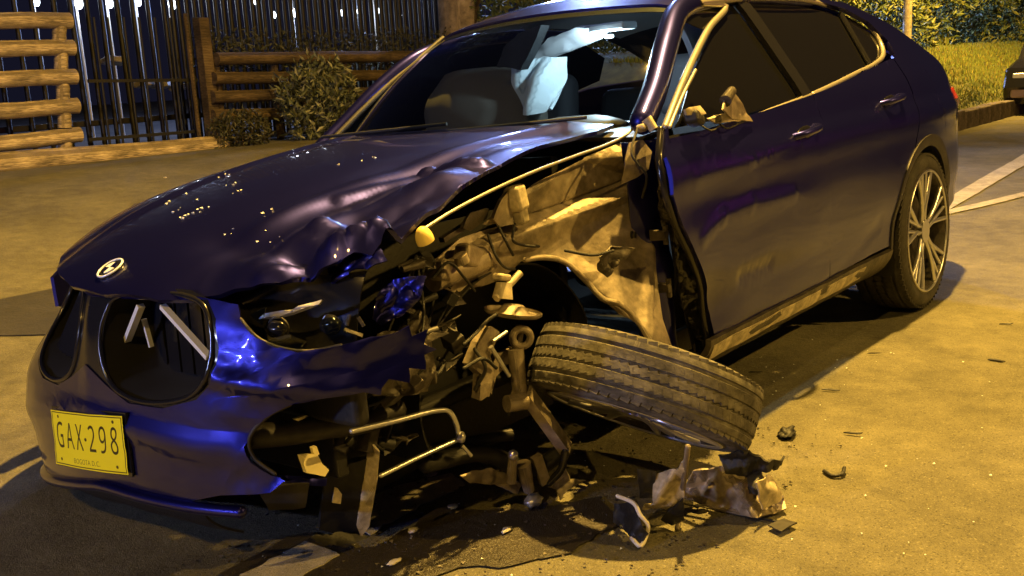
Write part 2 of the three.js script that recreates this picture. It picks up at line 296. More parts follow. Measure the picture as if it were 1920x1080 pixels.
const DOOR_CREASES = [[[-0.699, 0.873], [-1.068, 0.89], 0.03, 0.004], [[-1.068, 0.89], [-1.465, 0.92], 0.025, 0.004], [[-0.709, 0.678], [-0.86, 0.731], 0.03, 0.005], [[-0.86, 0.731], [-1.054, 0.747], 0.03, 0.005], [[-1.054, 0.747], [-1.391, 0.733], 0.03, 0.005], [[-0.99, 0.51], [-1.216, 0.509], 0.035, -0.007], [[-1.627, 0.285], [-2.269, 0.479], 0.05, -0.003]];
function sideZ(X, y) { return -(tab(SIDE_PLAN, X) - tab(SIDE_PROFILE, y)); }
function leftZ(X, y) { let z = sideZ(X, y); for (const [a, b, ra, rb, d] of DOOR_DENTS) z += d * Math.exp(-(((X - a) / ra) ** 2) - ((y - b) / rb) ** 2); z -= creased(DOOR_CREASES, X, y); return z + (X > -1.72 ? 0.0016 * N(X * 5, y * 6, 2) : 0.0008 * N(X * 4, y * 4, 2)); }
function noseX(z, y) { return tab(NOSE_PLAN, Math.abs(z)) + tab(NOSE_PROFILE, y) - (z > 0 ? NOSE_SETBACK * z * smooth(0.45, 0.75, y) : 0); }
function hoodY(X, z) { return tab(HOOD_LINE, X) - (Math.abs(z) / 0.75) ** 2.6 * tab(HOOD_DROP, X); }
function roofY(X, z) { const a = Math.abs(z); return tab(ROOF_LINE, X) - 0.05 * (a / 0.55) ** 2 - 0.05 * smooth(0.5, 0.75, a); }
const arc = (cx, cy, r, a0, a1, n) => Array.from({ length: n + 1 }, (_, i) => { const a = (a0 + (a1 - a0) * i / n) * Math.PI / 180; return [cx + r * Math.cos(a), cy + r * Math.sin(a)]; });
const onSide = (X, y) => [X, y, leftZ(X, y)];
const AX = -2.864, AY = 0.35, AR = 0.425;

// hood: a crowned sheet with two ridges, crumpled at its left corner
function creased(list, a, b) {   // sharp folds along short lines
  let s = 0;
  for (const [p, q, w, h] of list) { const dx = q[0] - p[0], dy = q[1] - p[1], t = Math.max(0, Math.min(1, ((a - p[0]) * dx + (b - p[1]) * dy) / (dx * dx + dy * dy))), d = Math.hypot(a - p[0] - t * dx, b - p[1] - t * dy); s += h * Math.max(0, 1 - d / w); }
  return s;
}
const HOOD_CREASES = [[[0.443, -0.528], [0.427, -0.707], 0.05, 0.028], [[0.543, -0.657], [0.475, -0.617], 0.04, 0.03], [[0.539, -0.629], [0.43, -0.722], 0.045, 0.05], [[0.505, -0.665], [0.437, -0.716], 0.03, 0.02], [[0.563, -0.558], [0.543, -0.657], 0.06, -0.03], [[0.03, -0.498], [-0.03, -0.654], 0.028, 0.02], [[0.03, -0.498], [0.282, -0.417], 0.03, 0.012], [[0.646, -0.533], [0.537, -0.606], 0.03, 0.015], [[0.384, -0.62], [0.219, -0.653], 0.12, -0.03], [[0.536, -0.49], [0.454, -0.52], 0.05, 0.012]];
const CRUMPLE = [[0.38, -0.6, 0.08, 0.1, -0.02], [0.28, -0.5, 0.12, 0.14, -0.02], [0.12, -0.62, 0.16, 0.08, 0.022], [0.05, -0.45, 0.12, 0.12, -0.018], [0.58, -0.34, 0.06, 0.12, -0.02], [-0.2, -0.6, 0.15, 0.1, 0.015], [0.62, -0.5, 0.05, 0.09, 0.02]];
function hoodPoint(X, z) {
  let y = hoodY(X, z);
  const rz = lerp(0.3, 0.52, (0.75 - X) / 1.3); y += 0.012 * Math.exp(-(((Math.abs(z) - rz) / 0.035) ** 2)) * smooth(0.75, 0.4, X) - 0.012 * Math.exp(-(((Math.abs(z) - rz - 0.09) / 0.07) ** 2));
  for (const [a, b, ra, rb, d] of CRUMPLE) { const k = ((X - a) / ra) ** 2 + ((z - b) / rb) ** 2; y += d * Math.exp(-k); }
  y += creased(HOOD_CREASES, X, z);
  const dm = smooth(-0.28, -0.62, z) * smooth(-0.25, 0.3, X);
  y += dm * (0.02 * (1 - 2 * Math.abs(N(X * 5, z * 5, 4))) * smooth(0.0, 0.4, X) + 0.005 * N(X * 18, z * 18, 8));
  return [X, y, z];
}
{
  const o = [[-0.8, 0.755], [-0.72, 0.6], [-0.6, 0.4], [-0.53, 0.15], [-0.52, 0], [-0.54, -0.2], [-0.6, -0.42], [-0.602, -0.526], [-0.737, -0.623], [-0.56, -0.679], [-0.268, -0.669], [-0.069, -0.689], [0.086, -0.704], [0.24, -0.726], [0.348, -0.733], [0.414, -0.73], [0.45, -0.733], [0.473, -0.723], [0.51, -0.687], [0.552, -0.656], [0.611, -0.608], [0.665, -0.535], [0.716, -0.459], [0.79, -0.3], [0.815, -0.1], [0.805, 0.08], [0.765, 0.22], [0.7, 0.36], [0.615, 0.5], [0.5, 0.61], [0.36, 0.7], [0.15, 0.755], [-0.3, 0.77], [-0.6, 0.765]];
  mesh('hood', panel(o, [], hoodPoint, 0.018, 0.012), M.paint, car);
}
{ // round badge on the nose
  const c = [0.747, -0.031], e = 0.02, h0 = hoodPoint(c[0], c[1])[1], n = new THREE.Vector3(-(hoodPoint(c[0] + e, c[1])[1] - h0) / e, 1, -(hoodPoint(c[0], c[1] + e)[1] - h0) / e).normalize();
  const put = (g, d) => { g.applyQuaternion(new THREE.Quaternion().setFromUnitVectors(new THREE.Vector3(0, 1, 0), n)); g.translate(c[0] + n.x * d, h0 + n.y * d, c[1] + n.z * d); return g; };
  const b = mesh('badge', put(new THREE.CylinderGeometry(0.036, 0.038, 0.008, 36), 0.014), M.blackGloss, car);
  const ring = new THREE.TorusGeometry(0.036, 0.0028, 8, 40); ring.rotateX(Math.PI / 2); mesh('badge_ring', put(ring, 0.018), M.slat, b);
  for (let k = 0; k < 4; k++) mesh('badge_quarter', put(new THREE.CylinderGeometry(0.021, 0.021, 0.003, 10, 1, false, k * Math.PI / 2, Math.PI / 2), 0.019), k % 2 ? M.slat : M.paint, b);
}
// front bumper
function nosePoint(z, y) {
  let x = noseX(z, y);
  const dm = smooth(-0.35, -0.7, z);
  x += dm * (0.025 * N(z * 6, y * 7, 3) + 0.012 * (1 - 2 * Math.abs(N(z * 15, y * 15, 6)))) + 0.018 * Math.exp(-(((y - 0.6 - 0.15 * (z + 0.5)) / 0.02) ** 2)) * smooth(-0.4, -0.5, z);
  x += 0.014 * Math.exp(-(((y - 0.47 + 0.1 * Math.abs(z)) / 0.03) ** 2));
  return [x, y - (z > 0 ? 0.17 * z * smooth(0.5, 0.26, y) : 0), z];
}
const kidneyLeft = [[-0.077, 0.73], [-0.095, 0.765], [-0.173, 0.783], [-0.273, 0.787], [-0.367, 0.783], [-0.426, 0.766], [-0.459, 0.728], [-0.472, 0.665], [-0.461, 0.601], [-0.41, 0.556], [-0.31, 0.531], [-0.192, 0.532], [-0.108, 0.565], [-0.075, 0.624], [-0.067, 0.684]];
const grilleRim = (() => {   // black frame round both openings
  const c = kidneyLeft.reduce((a, q) => [a[0] + q[0] / kidneyLeft.length, a[1] + q[1] / kidneyLeft.length], [0, 0]);
  const L = kidneyLeft.slice(1, 13).map(([z, y]) => [c[0] + (z - c[0]) * 1.09, Math.min(0.797, c[1] + (y - c[1]) * 1.09)]);
  return [[0, 0.797], ...L, [0, 0.6], ...L.map(([z, y]) => [-z, y]).reverse()];
})();
const kidneyRight = kidneyLeft.map(([z, y]) => [-z, y]).reverse();
{
  const left = [[-0.457, 0.775], [-0.52, 0.763], [-0.533, 0.73], [-0.576, 0.694], [-0.624, 0.668], [-0.676, 0.654], [-0.741, 0.66], [-0.789, 0.668], [-0.819, 0.67], [-0.836, 0.682], [-0.84, 0.656], [-0.859, 0.666], [-0.856, 0.634], [-0.871, 0.617], [-0.854, 0.609], [-0.86, 0.574], [-0.838, 0.585], [-0.841, 0.551], [-0.815, 0.568], [-0.804, 0.536], [-0.78, 0.549], [-0.712, 0.547], [-0.647, 0.534], [-0.595, 0.505], [-0.557, 0.467], [-0.545, 0.437], [-0.558, 0.402], [-0.596, 0.367], [-0.628, 0.353], [-0.595, 0.326], [-0.457, 0.311]];
  const o = [[0.9, 0.6], [0.8, 0.6], [0.62, 0.6], [0.5, 0.66], [0.5, 0.76], [0.4, 0.785], [0.2, 0.8], [0, 0.805], [-0.2, 0.8], ...left, [-0.3, 0.27], [-0.1, 0.255], [0.1, 0.25], [0.4, 0.25], [0.7, 0.27], [0.88, 0.33], [0.95, 0.45]];
  mesh('front_bumper', panel(o, [grilleRim], nosePoint, 0.03, 0.006), M.paint, car);
  mesh('grille_panel', panel(grilleRim, [kidneyLeft, kidneyRight], (z, y) => { const p = nosePoint(z, y); return [p[0] - 0.004, p[1], p[2]]; }, 0.03, 0.006), M.blackGloss, car);
  const low = []; for (let i = 0; i <= 20; i++) low.push(lerp(0.8, -0.5, i / 20));
  mesh('bumper_lip', tube(low.map((z) => [noseX(z, 0.26) + 0.012, 0.268 - 0.17 * Math.max(0, z), z]), 0.016, 60), M.paint, car);
  mesh('lower_valance', grid(40, 8, (u, v) => { const z = lerp(0.9, -0.36, u), y = lerp(0.26, 0.15, v); return [noseX(z, 0.26) - 0.02 - 0.1 * v * v, y - 0.15 * Math.max(0, z) * (1 - 0.5 * v) + 0.01 * N(z * 5, y * 9, 1), z]; }, 0.006), M.black, car);
}
// kidney grilles: surround, recess and broken slats
for (const [k, rim] of [[0, kidneyLeft], [1, kidneyRight]]) {
  const gk = part('kidney_grille', car);
  mesh('surround', tube(rim.map(([z, y]) => { const p = nosePoint(z, y); return [p[0] + 0.002, p[1], p[2]]; }), 0.0075, 80, 8, true), M.blackGloss, gk);
  const c = rim.reduce((a, q) => [a[0] + q[0] / rim.length, a[1] + q[1] / rim.length], [0, 0]);
  mesh('recess', grid(40, 6, (u, v) => { const i = u * rim.length, a = rim[Math.floor(i) % rim.length], b = rim[(Math.floor(i) + 1) % rim.length], f = i - Math.floor(i); const z = lerp(a[0], b[0], f), y = lerp(a[1], b[1], f); const p = nosePoint(z, y); const s = v < 0.6 ? 1 - v * 0.1 : 0.94 * (1 - (v - 0.6) / 0.4); return [p[0] - 0.16 * Math.min(1, v / 0.6), lerp(c[1], y, s), lerp(c[0], z, s)]; }), M.pit, gk);
  if (k === 0) {
    mesh('slat', beam([0.77, 0.75, -0.177], [0.765, 0.64, -0.063], 0.018, 0.012), M.slat, gk);
    mesh('slat', beam([0.74, 0.705, -0.128], [0.735, 0.63, -0.133], 0.007, 0.012), M.slat, gk);
    mesh('slat', beam([0.775, 0.757, -0.286], [0.785, 0.648, -0.467], 0.016, 0.012), M.slat, gk);
    for (let i = 0; i < 6; i++) mesh('slat', beam([0.7, 0.56, c[0] - 0.15 + i * 0.06], [0.69, 0.75, c[0] - 0.15 + i * 0.06], 0.006, 0.05), M.blackGloss, gk);
  } else for (let i = 0; i < 7; i++) mesh('slat', beam([noseX(c[0] - 0.14 + i * 0.047, 0.57) - 0.05, 0.57, c[0] - 0.14 + i * 0.047], [noseX(c[0] - 0.14 + i * 0.047, 0.74) - 0.05, 0.74, c[0] - 0.14 + i * 0.047], 0.008, 0.05), M.blackGloss, gk);
}
// number plate
{
  const cv = document.createElement('canvas'); cv.width = 1024; cv.height = 512; const x = cv.getContext('2d');
  x.fillStyle = '#f0e21c'; x.fillRect(0, 0, 1024, 512); x.strokeStyle = '#2a2410'; x.lineWidth = 9; x.strokeRect(16, 16, 992, 480);
  x.fillStyle = '#15130c'; x.textAlign = 'center'; x.textBaseline = 'middle';
  const put = (s, cx, sx) => { x.save(); x.translate(cx, 225); x.scale(sx, 1); x.font = '330px sans-serif'; x.fillText(s, 0, 0); x.restore(); };
  put('G', 125, 0.58); put('A', 285, 0.58); put('X', 430, 0.58); put('2', 615, 0.6); put('9', 755, 0.6); put('8', 900, 0.6);
  x.beginPath(); x.arc(520, 235, 16, 0, 7); x.fill();
  x.font = '62px sans-serif'; x.fillStyle = '#6d6324'; x.fillText('BOGOTA D.C.', 500, 445);
  x.fillStyle = '#3b3208'; for (const [a, b] of [[110, 55], [905, 55], [110, 452], [905, 452]]) { x.beginPath(); x.arc(a, b, 15, 0, 7); x.fill(); }
  const t = new THREE.CanvasTexture(cv); t.colorSpace = THREE.SRGBColorSpace;
  const C = [[0.872, 0.459, 0.193], [0.872, 0.492, -0.183], [0.868, 0.331, -0.157], [0.872, 0.298, 0.222]];
  const g = grid(12, 8, (u, v) => { const a = mixp(mixp(C[3], C[2], u), mixp(C[0], C[1], u), v); a[0] += 0.008 * Math.sin(u * 3.1) + 0.003 * N(u * 4, v * 4, 1); return a; });
  const uv = []; for (let j = 0; j <= 8; j++) for (let i = 0; i <= 12; i++) uv.push(i / 12, j / 8);
  g.setAttribute('uv', new THREE.Float32BufferAttribute(uv, 2));
  const p = mesh('license_plate', g, std(lin(1, 1, 1), 0.35, { map: t }), car, true); tag(p, 'yellow number plate with black characters');
  mesh('plate_holder', grid(4, 3, (u, v) => { const a = mixp(mixp(C[3], C[2], u), mixp(C[0], C[1], u), v); a[0] -= 0.006; a[1] += (v - 0.5) * 0.014; a[2] -= (u - 0.5) * 0.014; return a; }, 0.006), M.blackGloss, p);
}
// roof, rear glass, tailgate, windscreen, pillars
{
  const rw = [[-3.85, 0.66], [-3.7, 0.7], [-3.4, 0.715], [-3.0, 0.67], [-2.6, 0.635], [-2.2, 0.62], [-1.6, 0.61], [-1.2, 0.585]];
  const sheet = (x0, x1, n, t) => grid(n, 36, (u, v) => { const X0 = lerp(x0, x1, u), w = tab(rw, X0), z = lerp(-w, w, v); const X = X0 + (x0 > -1.3 ? -0.1 * (z / 0.6) ** 2 * (1 - u) : 0); return [X, roofY(X, z), z]; }, t);
  mesh('roof', sheet(-1.16, -2.35, 30, 0.01), M.paint, car);
  mesh('rear_window', sheet(-2.36, -3.42, 26, 0.005), M.tint, car);
  mesh('tailgate', [sheet(-3.43, -3.86, 12, 0.01), grid(24, 14, (u, v) => { const z = lerp(-0.68, 0.68, u), y = lerp(roofY(-3.86, z) - 0.01, 0.62, v); return [-3.86 - 0.09 * Math.sin(v * 2.2) + 0.12 * (z / 0.7) ** 4, y, z]; }, 0.008)], M.paint, car);
  mesh('rear_spoiler', tube([[-3.78, roofY(-3.78, -0.62) + 0.02, -0.62], [-3.83, roofY(-3.8, -0.3) + 0.025, -0.3], [-3.84, roofY(-3.8, 0) + 0.025, 0], [-3.83, roofY(-3.8, 0.3) + 0.025, 0.3], [-3.78, roofY(-3.78, 0.62) + 0.02, 0.62]], 0.022, 40), M.blackGloss, car);
  mesh('rear_bumper', grid(40, 14, (u, v) => { const a = lerp(-1, 1, u), z = a * 0.77, y = lerp(0.7, 0.24, v); return [-3.98 + 0.2 * Math.abs(a) ** 6 + 0.06 * (v - 0.3) ** 2, y, z * (1 - 0.1 * v)]; }, 0.008), M.paint, car);
  const base = (s) => [-0.44 - 0.31 * s * s, 1.072 - 0.04 * s * s, 0.735 * s], head = (s) => [-1.165 - 0.1 * s * s, roofY(-1.17 - 0.1 * s * s, 0.575 * s) - 0.008, 0.575 * s];
  const ws = mesh('windshield', grid(30, 20, (u, v) => { const s = u * 2 - 1, a = mixp(base(s), head(s), v); a[1] += 0.03 * Math.sin(Math.PI * v); a[0] += 0.012 * Math.sin(Math.PI * v); return a; }), M.glass, car);
  mesh('shade_band', grid(30, 3, (u, v) => { const s = u * 2 - 1, k = lerp(0.93, 1.0, v), a = mixp(base(s), head(s), k); a[1] += 0.03 * Math.sin(Math.PI * k) - 0.006; return a; }, 0.003), M.black, ws);
  mesh('cowl', grid(24, 4, (u, v) => { const s = u * 2 - 1, a = base(s); return [a[0] + lerp(-0.06, 0.06, v), a[1] - 0.012 - 0.01 * v, a[2] * 1.02]; }, 0.01), M.black, car);
  mesh('wiper', [rod([-0.45, 1.085, 0.5], [-0.5, 1.1, -0.1], 0.006), rod([-0.5, 1.075, -0.1], [-0.62, 1.085, -0.6], 0.006)], M.black, car);
  for (const s of [-1, 1]) {
    const P = [[-0.66, 1.06, 0.785 * s], [-0.78, 1.145, 0.76 * s], [-0.98, 1.3, 0.7 * s], [-1.16, 1.405, 0.645 * s], [-1.4, 1.452, 0.62 * s], [-1.8, 1.478, 0.625 * s], [-2.3, 1.465, 0.63 * s]];
    mesh('windshield_pillar', tube(P.map(([a, b, c]) => [a, b - (s > 0 ? 0.035 : 0), c]), s > 0 ? 0.03 : 0.043, 60, 14), M.paint, car);
    mesh('pillar_trim', tube([[-0.7, 1.055, 0.742 * s], [-0.95, 1.235, 0.68 * s], [-1.27, 1.44, 0.59 * s]], 0.012, 30), M.plastic, car);
  }
}
// left side: doors, quarter panel, sill, windows, trim
const BELT = [[-4, 1.2], [-2.72, 1.165], [-2.5, 1.14], [-2.0, 1.085], [-1.6, 1.055], [-1.2, 1.03], [-0.75, 1.005], [-0.5, 1.0]];
const beltAt = (a, b, n) => Array.from({ length: n + 1 }, (_, i) => { const X = lerp(a, b, i / n); return [X, tab(BELT, X)]; });
const SPLIT = -1.72;
{
  const fd = part('front_door', car);
  const edge = [[-0.614, 1.034], [-0.541, 0.949], [-0.537, 0.845], [-0.59, 0.74], [-0.669, 0.631], [-0.75, 0.523], [-0.791, 0.416], [-0.81, 0.311]];
  const o = [...edge.slice().reverse(), ...beltAt(-0.6, SPLIT, 10), [SPLIT - 0.03, 0.6], [SPLIT - 0.02, 0.345], [-1.3, 0.335]];
  mesh('door_skin', panel(o, [], onSide, 0.03, 0.02), M.paint, fd);
  mesh('door_hem', tube(edge.map(([X, y]) => [X + 0.004, y, leftZ(X, y) + 0.004]), 0.012, 60, 8), M.blackGloss, fd);
  mesh('door_shell', grid(20, 12, (u, v) => { const X = lerp(-0.66, SPLIT + 0.03, u), y = lerp(0.36, 1.0, v); return [X - 0.12 * (1 - v) * (1 - u), y, sideZ(X, y) + 0.11 + 0.03 * N(X * 6, y * 6, 1)]; }, 0.01), M.black, fd);
  const win = [[-0.7, 1.031], [-0.958, 1.179], [-1.279, 1.326], [-1.12, 1.375], [-1.25, 1.42], [-1.58, 1.437], [-1.64, 1.06], [-1.2, 1.035]];
  mesh('window', panel(win, [], (X, y) => [X, y, sideZ(X, y) + 0.012], 0.08, 0.004), M.tint, fd);
  const h = mesh('door_handle', tube([onSide(-1.42, 0.93), [-1.46, 0.94, sideZ(-1.46, 0.94) - 0.05], [-1.6, 0.952, sideZ(-1.6, 0.95) - 0.052], onSide(-1.65, 0.952)], 0.014, 24), M.paint, fd);
  mesh('handle_cup', lump([-1.53, 0.935, sideZ(-1.53, 0.935) - 0.018], [0.075, 0.03, 0.008], 1, 0.05), M.blackGloss, h);
  mesh('belt_trim', tube([[-1.205, 1.022, -0.891], [-1.377, 1.037, -0.886], [-1.625, 1.057, -0.88], [-1.724, 1.067, -0.876]], 0.011, 24, 8), M.chrome, fd);
  mesh('frame_trim', tube([[-0.621, 1.041, -0.889], [-0.794, 1.134, -0.84], [-1.016, 1.24, -0.776], [-1.256, 1.345, -0.713], [-1.485, 1.426, -0.662], [-1.28, 1.435, -0.665], [-1.62, 1.455, -0.655]], 0.0125, 50, 8), M.chrome, fd);
  mesh('loose_trim', tube([[-0.609, 1.041, -0.911], [-0.746, 1.126, -0.882], [-0.89, 1.201, -0.852]], 0.006, 20, 8), M.chrome, fd);
  const mb = part('broken_mirror', fd);
  mesh('mirror_bracket', plate([[-1.064, 1.077, -0.924], [-1.002, 1.128, -0.925], [-0.93, 1.124, -0.937], [-0.844, 1.073, -0.966], [-0.953, 1.037, -0.94], [-1.149, 1.012, -0.918], [-1.105, 1.044, -0.917]], 0.006, 0.003), M.metal, mb);
  mesh('mirror_cap', block([-0.736, 1.055, -0.924], [0.1, 0.04, 0.05], [0.2, 0.3, 0.2], 0.012), M.black, mb);
  mesh('mirror_stub', plate([[-0.665, 1.088, -0.93], [-0.743, 1.09, -0.938], [-0.758, 1.065, -0.95], [-0.674, 1.07, -0.929]], 0.01, 0.006), M.pale, mb);
  mesh('mirror_stub', plate([[-0.811, 1.049, -0.926], [-0.924, 1.057, -0.933], [-1.033, 1.026, -0.923], [-0.867, 1.028, -0.923]], 0.01, 0.008), M.pale, mb);
  mesh('mirror_motor', rod([-0.887, 1.096, -0.954], [-0.968, 1.125, -0.937], 0.02, 0.016), M.metalDark, mb);
  mesh('mirror_motor', block([-0.894, 1.04, -0.919], [0.07, 0.025, 0.03], [0.2, 0.4, 0.1], 0.006), M.metalDark, mb);
  mesh('mirror_wire', [tube([[-0.907, 1.032, -0.912], [-0.927, 1.009, -0.929], [-1.025, 1.015, -0.927], [-1.107, 1.021, -0.915]], 0.003, 30, 6), tube([[-0.785, 1.036, -0.911], [-0.802, 1.013, -0.938], [-0.915, 1.018, -0.916]], 0.003, 30, 6)], M.black, mb);

  const rd = part('rear_door', car);
  const ro = [[SPLIT - 0.012, 0.6 ], [SPLIT - 0.028, 0.345], [-2.2, 0.36], [AX + AR + 0.03, 0.36], ...arc(AX, AY, AR + 0.03, 5, 62, 14), [-2.7, 0.85], [-2.74, 1.0], ...beltAt(-2.72, SPLIT - 0.006, 12)];
  mesh('door_skin', panel(ro, [], onSide, 0.035, 0.02), M.paint, rd);
  const rwin = [[-1.735, 1.065], [-1.69, 1.44], [-2.1, 1.438], [-2.42, 1.4], [-2.5, 1.375], [-2.46, 1.135], [-2.0, 1.085]];
  mesh('window', panel(rwin, [], (X, y) => [X, y, sideZ(X, y) + 0.012], 0.08, 0.004), M.tint, rd);
  const h2 = mesh('door_handle', tube([onSide(-2.36, 0.985), [-2.4, 0.995, sideZ(-2.4, 0.99) - 0.05], [-2.54, 1.007, sideZ(-2.54, 1.0) - 0.052], onSide(-2.59, 1.007)], 0.014, 24), M.paint, rd);
  mesh('handle_cup', lump([-2.47, 0.99, sideZ(-2.47, 0.99) - 0.018], [0.075, 0.03, 0.008], 2, 0.05), M.blackGloss, h2);
  mesh('belt_trim', tube([[-1.757, 1.069, -0.875], [-1.976, 1.092, -0.864], [-2.289, 1.128, -0.847], [-2.53, 1.158, -0.838], [-2.687, 1.194, -0.821], [-2.755, 1.245, -0.788], [-2.753, 1.323, -0.742], [-2.689, 1.393, -0.697], [-2.5, 1.425, -0.665], [-2.2, 1.455, -0.66], [-1.7, 1.458, -0.655]], 0.011, 70, 8), M.chrome, rd);
  mesh('window_divider', tube([[-2.49, 1.14, sideZ(-2.49, 1.14) + 0.004], [-2.53, 1.385, sideZ(-2.53, 1.385) + 0.006]], 0.016, 12, 8), M.blackGloss, rd);
  const qg = [[-2.52, 1.145], [-2.56, 1.375], [-2.7, 1.32], [-2.78, 1.24], [-2.76, 1.19]];
  mesh('quarter_window', panel(qg, [], (X, y) => [X, y, sideZ(X, y) + 0.012], 0.08, 0.004), M.tint, rd);
  mesh('door_pillar', panel([[-1.645, 1.06], [-1.59, 1.437], [-1.685, 1.44], [-1.73, 1.065]], [], (X, y) => [X, y, sideZ(X, y) + 0.006], 0.06, 0.02), M.blackGloss, car);

  const q = [[-2.75, 1.0], [-2.71, 0.85], ...arc(AX, AY, AR + 0.03, 64, 176, 24), [-3.6, 0.4], [-3.78, 0.45], [-3.86, 0.6], [-3.9, 0.8], [-3.9, 0.98], [-3.84, 1.06], [-3.7, 1.1], [-3.4, 1.19], [-3.0, 1.32], [-2.6, 1.43], [-2.3, 1.455], [-2.3, 1.447], [-2.56, 1.4], [-2.72, 1.335], [-2.8, 1.245], [-2.78, 1.185], [-2.73, 1.165]];
  mesh('rear_quarter_panel', panel(q, [], onSide, 0.035, 0.02), M.paint, car);
  const tl = mesh('tail_light', panel([[-3.62, 0.93], [-3.68, 0.985], [-3.86, 0.99], [-3.9, 0.96], [-3.9, 0.9], [-3.8, 0.88]], [], (X, y) => [X, y, sideZ(X, y) - 0.012], 0.03, 0.02), std(lin(0.12, 0.01, 0.01), 0.12), car);
  mesh('wheel_arch_trim', grid(40, 4, (u, v) => { const a = lerp(-4, 184, u) * Math.PI / 180, r = AR + 0.035 - 0.05 * v, X = AX + r * Math.cos(a), y = AY + r * Math.sin(a); return [X, y, sideZ(X, Math.max(0.3, y)) - 0.014 + 0.012 * v * v]; }, 0.012), M.plastic, car);
  mesh('wheel_well', grid(30, 4, (u, v) => { const a = lerp(-20, 200, u) * Math.PI / 180, r = AR - 0.005; return [AX + r * Math.cos(a), AY + r * Math.sin(a), lerp(-0.93, -0.5, v)]; }), M.black, car);
  // sill
  const sl = mesh('sill', grid(50, 6, (u, v) => { const X = lerp(-0.74, AX + AR + 0.03, u), y = lerp(0.345, 0.235, v); return [X, y + 0.004 * N(X * 6, y * 9, 3), sideZ(X, y) - 0.014 + 0.05 * v * v + 0.01 * N(X * 4, y * 20, 1) * smooth(-1.6, -0.7, X)]; }, 0.02), M.metalDark, car);
  mesh('sill_strip', grid(40, 3, (u, v) => { const X = lerp(-0.76, -2.1, u), y = lerp(0.325, 0.272, v); return [X, y + 0.003 * N(X * 8, 1, 3), sideZ(X, y) - 0.03 + 0.014 * v + 0.006 * N(X * 5, y * 12, 5)]; }, 0.006), M.pale, sl);
}
// right side, underbody and the rest of the shell
{
  const o = [[0.5, 0.62], [0.5, 0.72], [0.1, 0.91], [-0.45, 0.985], ...beltAt(-0.7, -3.0, 14).map(([a, b]) => [a, b]), [-3.4, 1.19], [-3.84, 1.06], [-3.9, 0.8], [-3.86, 0.5], [-3.5, 0.36], ...arc(AX, AY, AR, 178, 2, 20), [-2.2, 0.26], [-0.5, 0.26], ...arc(0, AY, AR, 178, 30, 18)];
  mesh('right_side_panel', panel(o, [], (X, y) => [X, y, -sideZ(X, y)], 0.06, 0.012), M.paint, car);
  mesh('right_windows', panel([[-0.75, 1.02], [-1.1, 1.34], [-1.3, 1.41], [-1.9, 1.44], [-2.4, 1.41], [-2.72, 1.32], [-2.76, 1.2], [-2.5, 1.145], [-1.2, 1.035]], [], (X, y) => [X, y, -sideZ(X, y) - 0.012], 0.08, 0.004), M.tint, car);
  mesh('underbody', [block([-2.1, 0.29, 0], [3.2, 0.09, 1.5]), block([-2.86, 0.45, 0], [1.2, 0.3, 0.9]), block([0.05, 0.55, 0.12], [0.75, 0.4, 0.7], [0, 0, 0], 0.05), rod([0.45, 0.3, -0.42], [-0.5, 0.3, -0.42], 0.035), rod([0.45, 0.3, 0.42], [-0.5, 0.3, 0.42], 0.035), rod([-0.05, 0.28, -0.45], [-0.05, 0.28, 0.45], 0.04), block([-0.5, 0.6, 0.1], [0.04, 0.75, 1.3])], M.black, car);
}
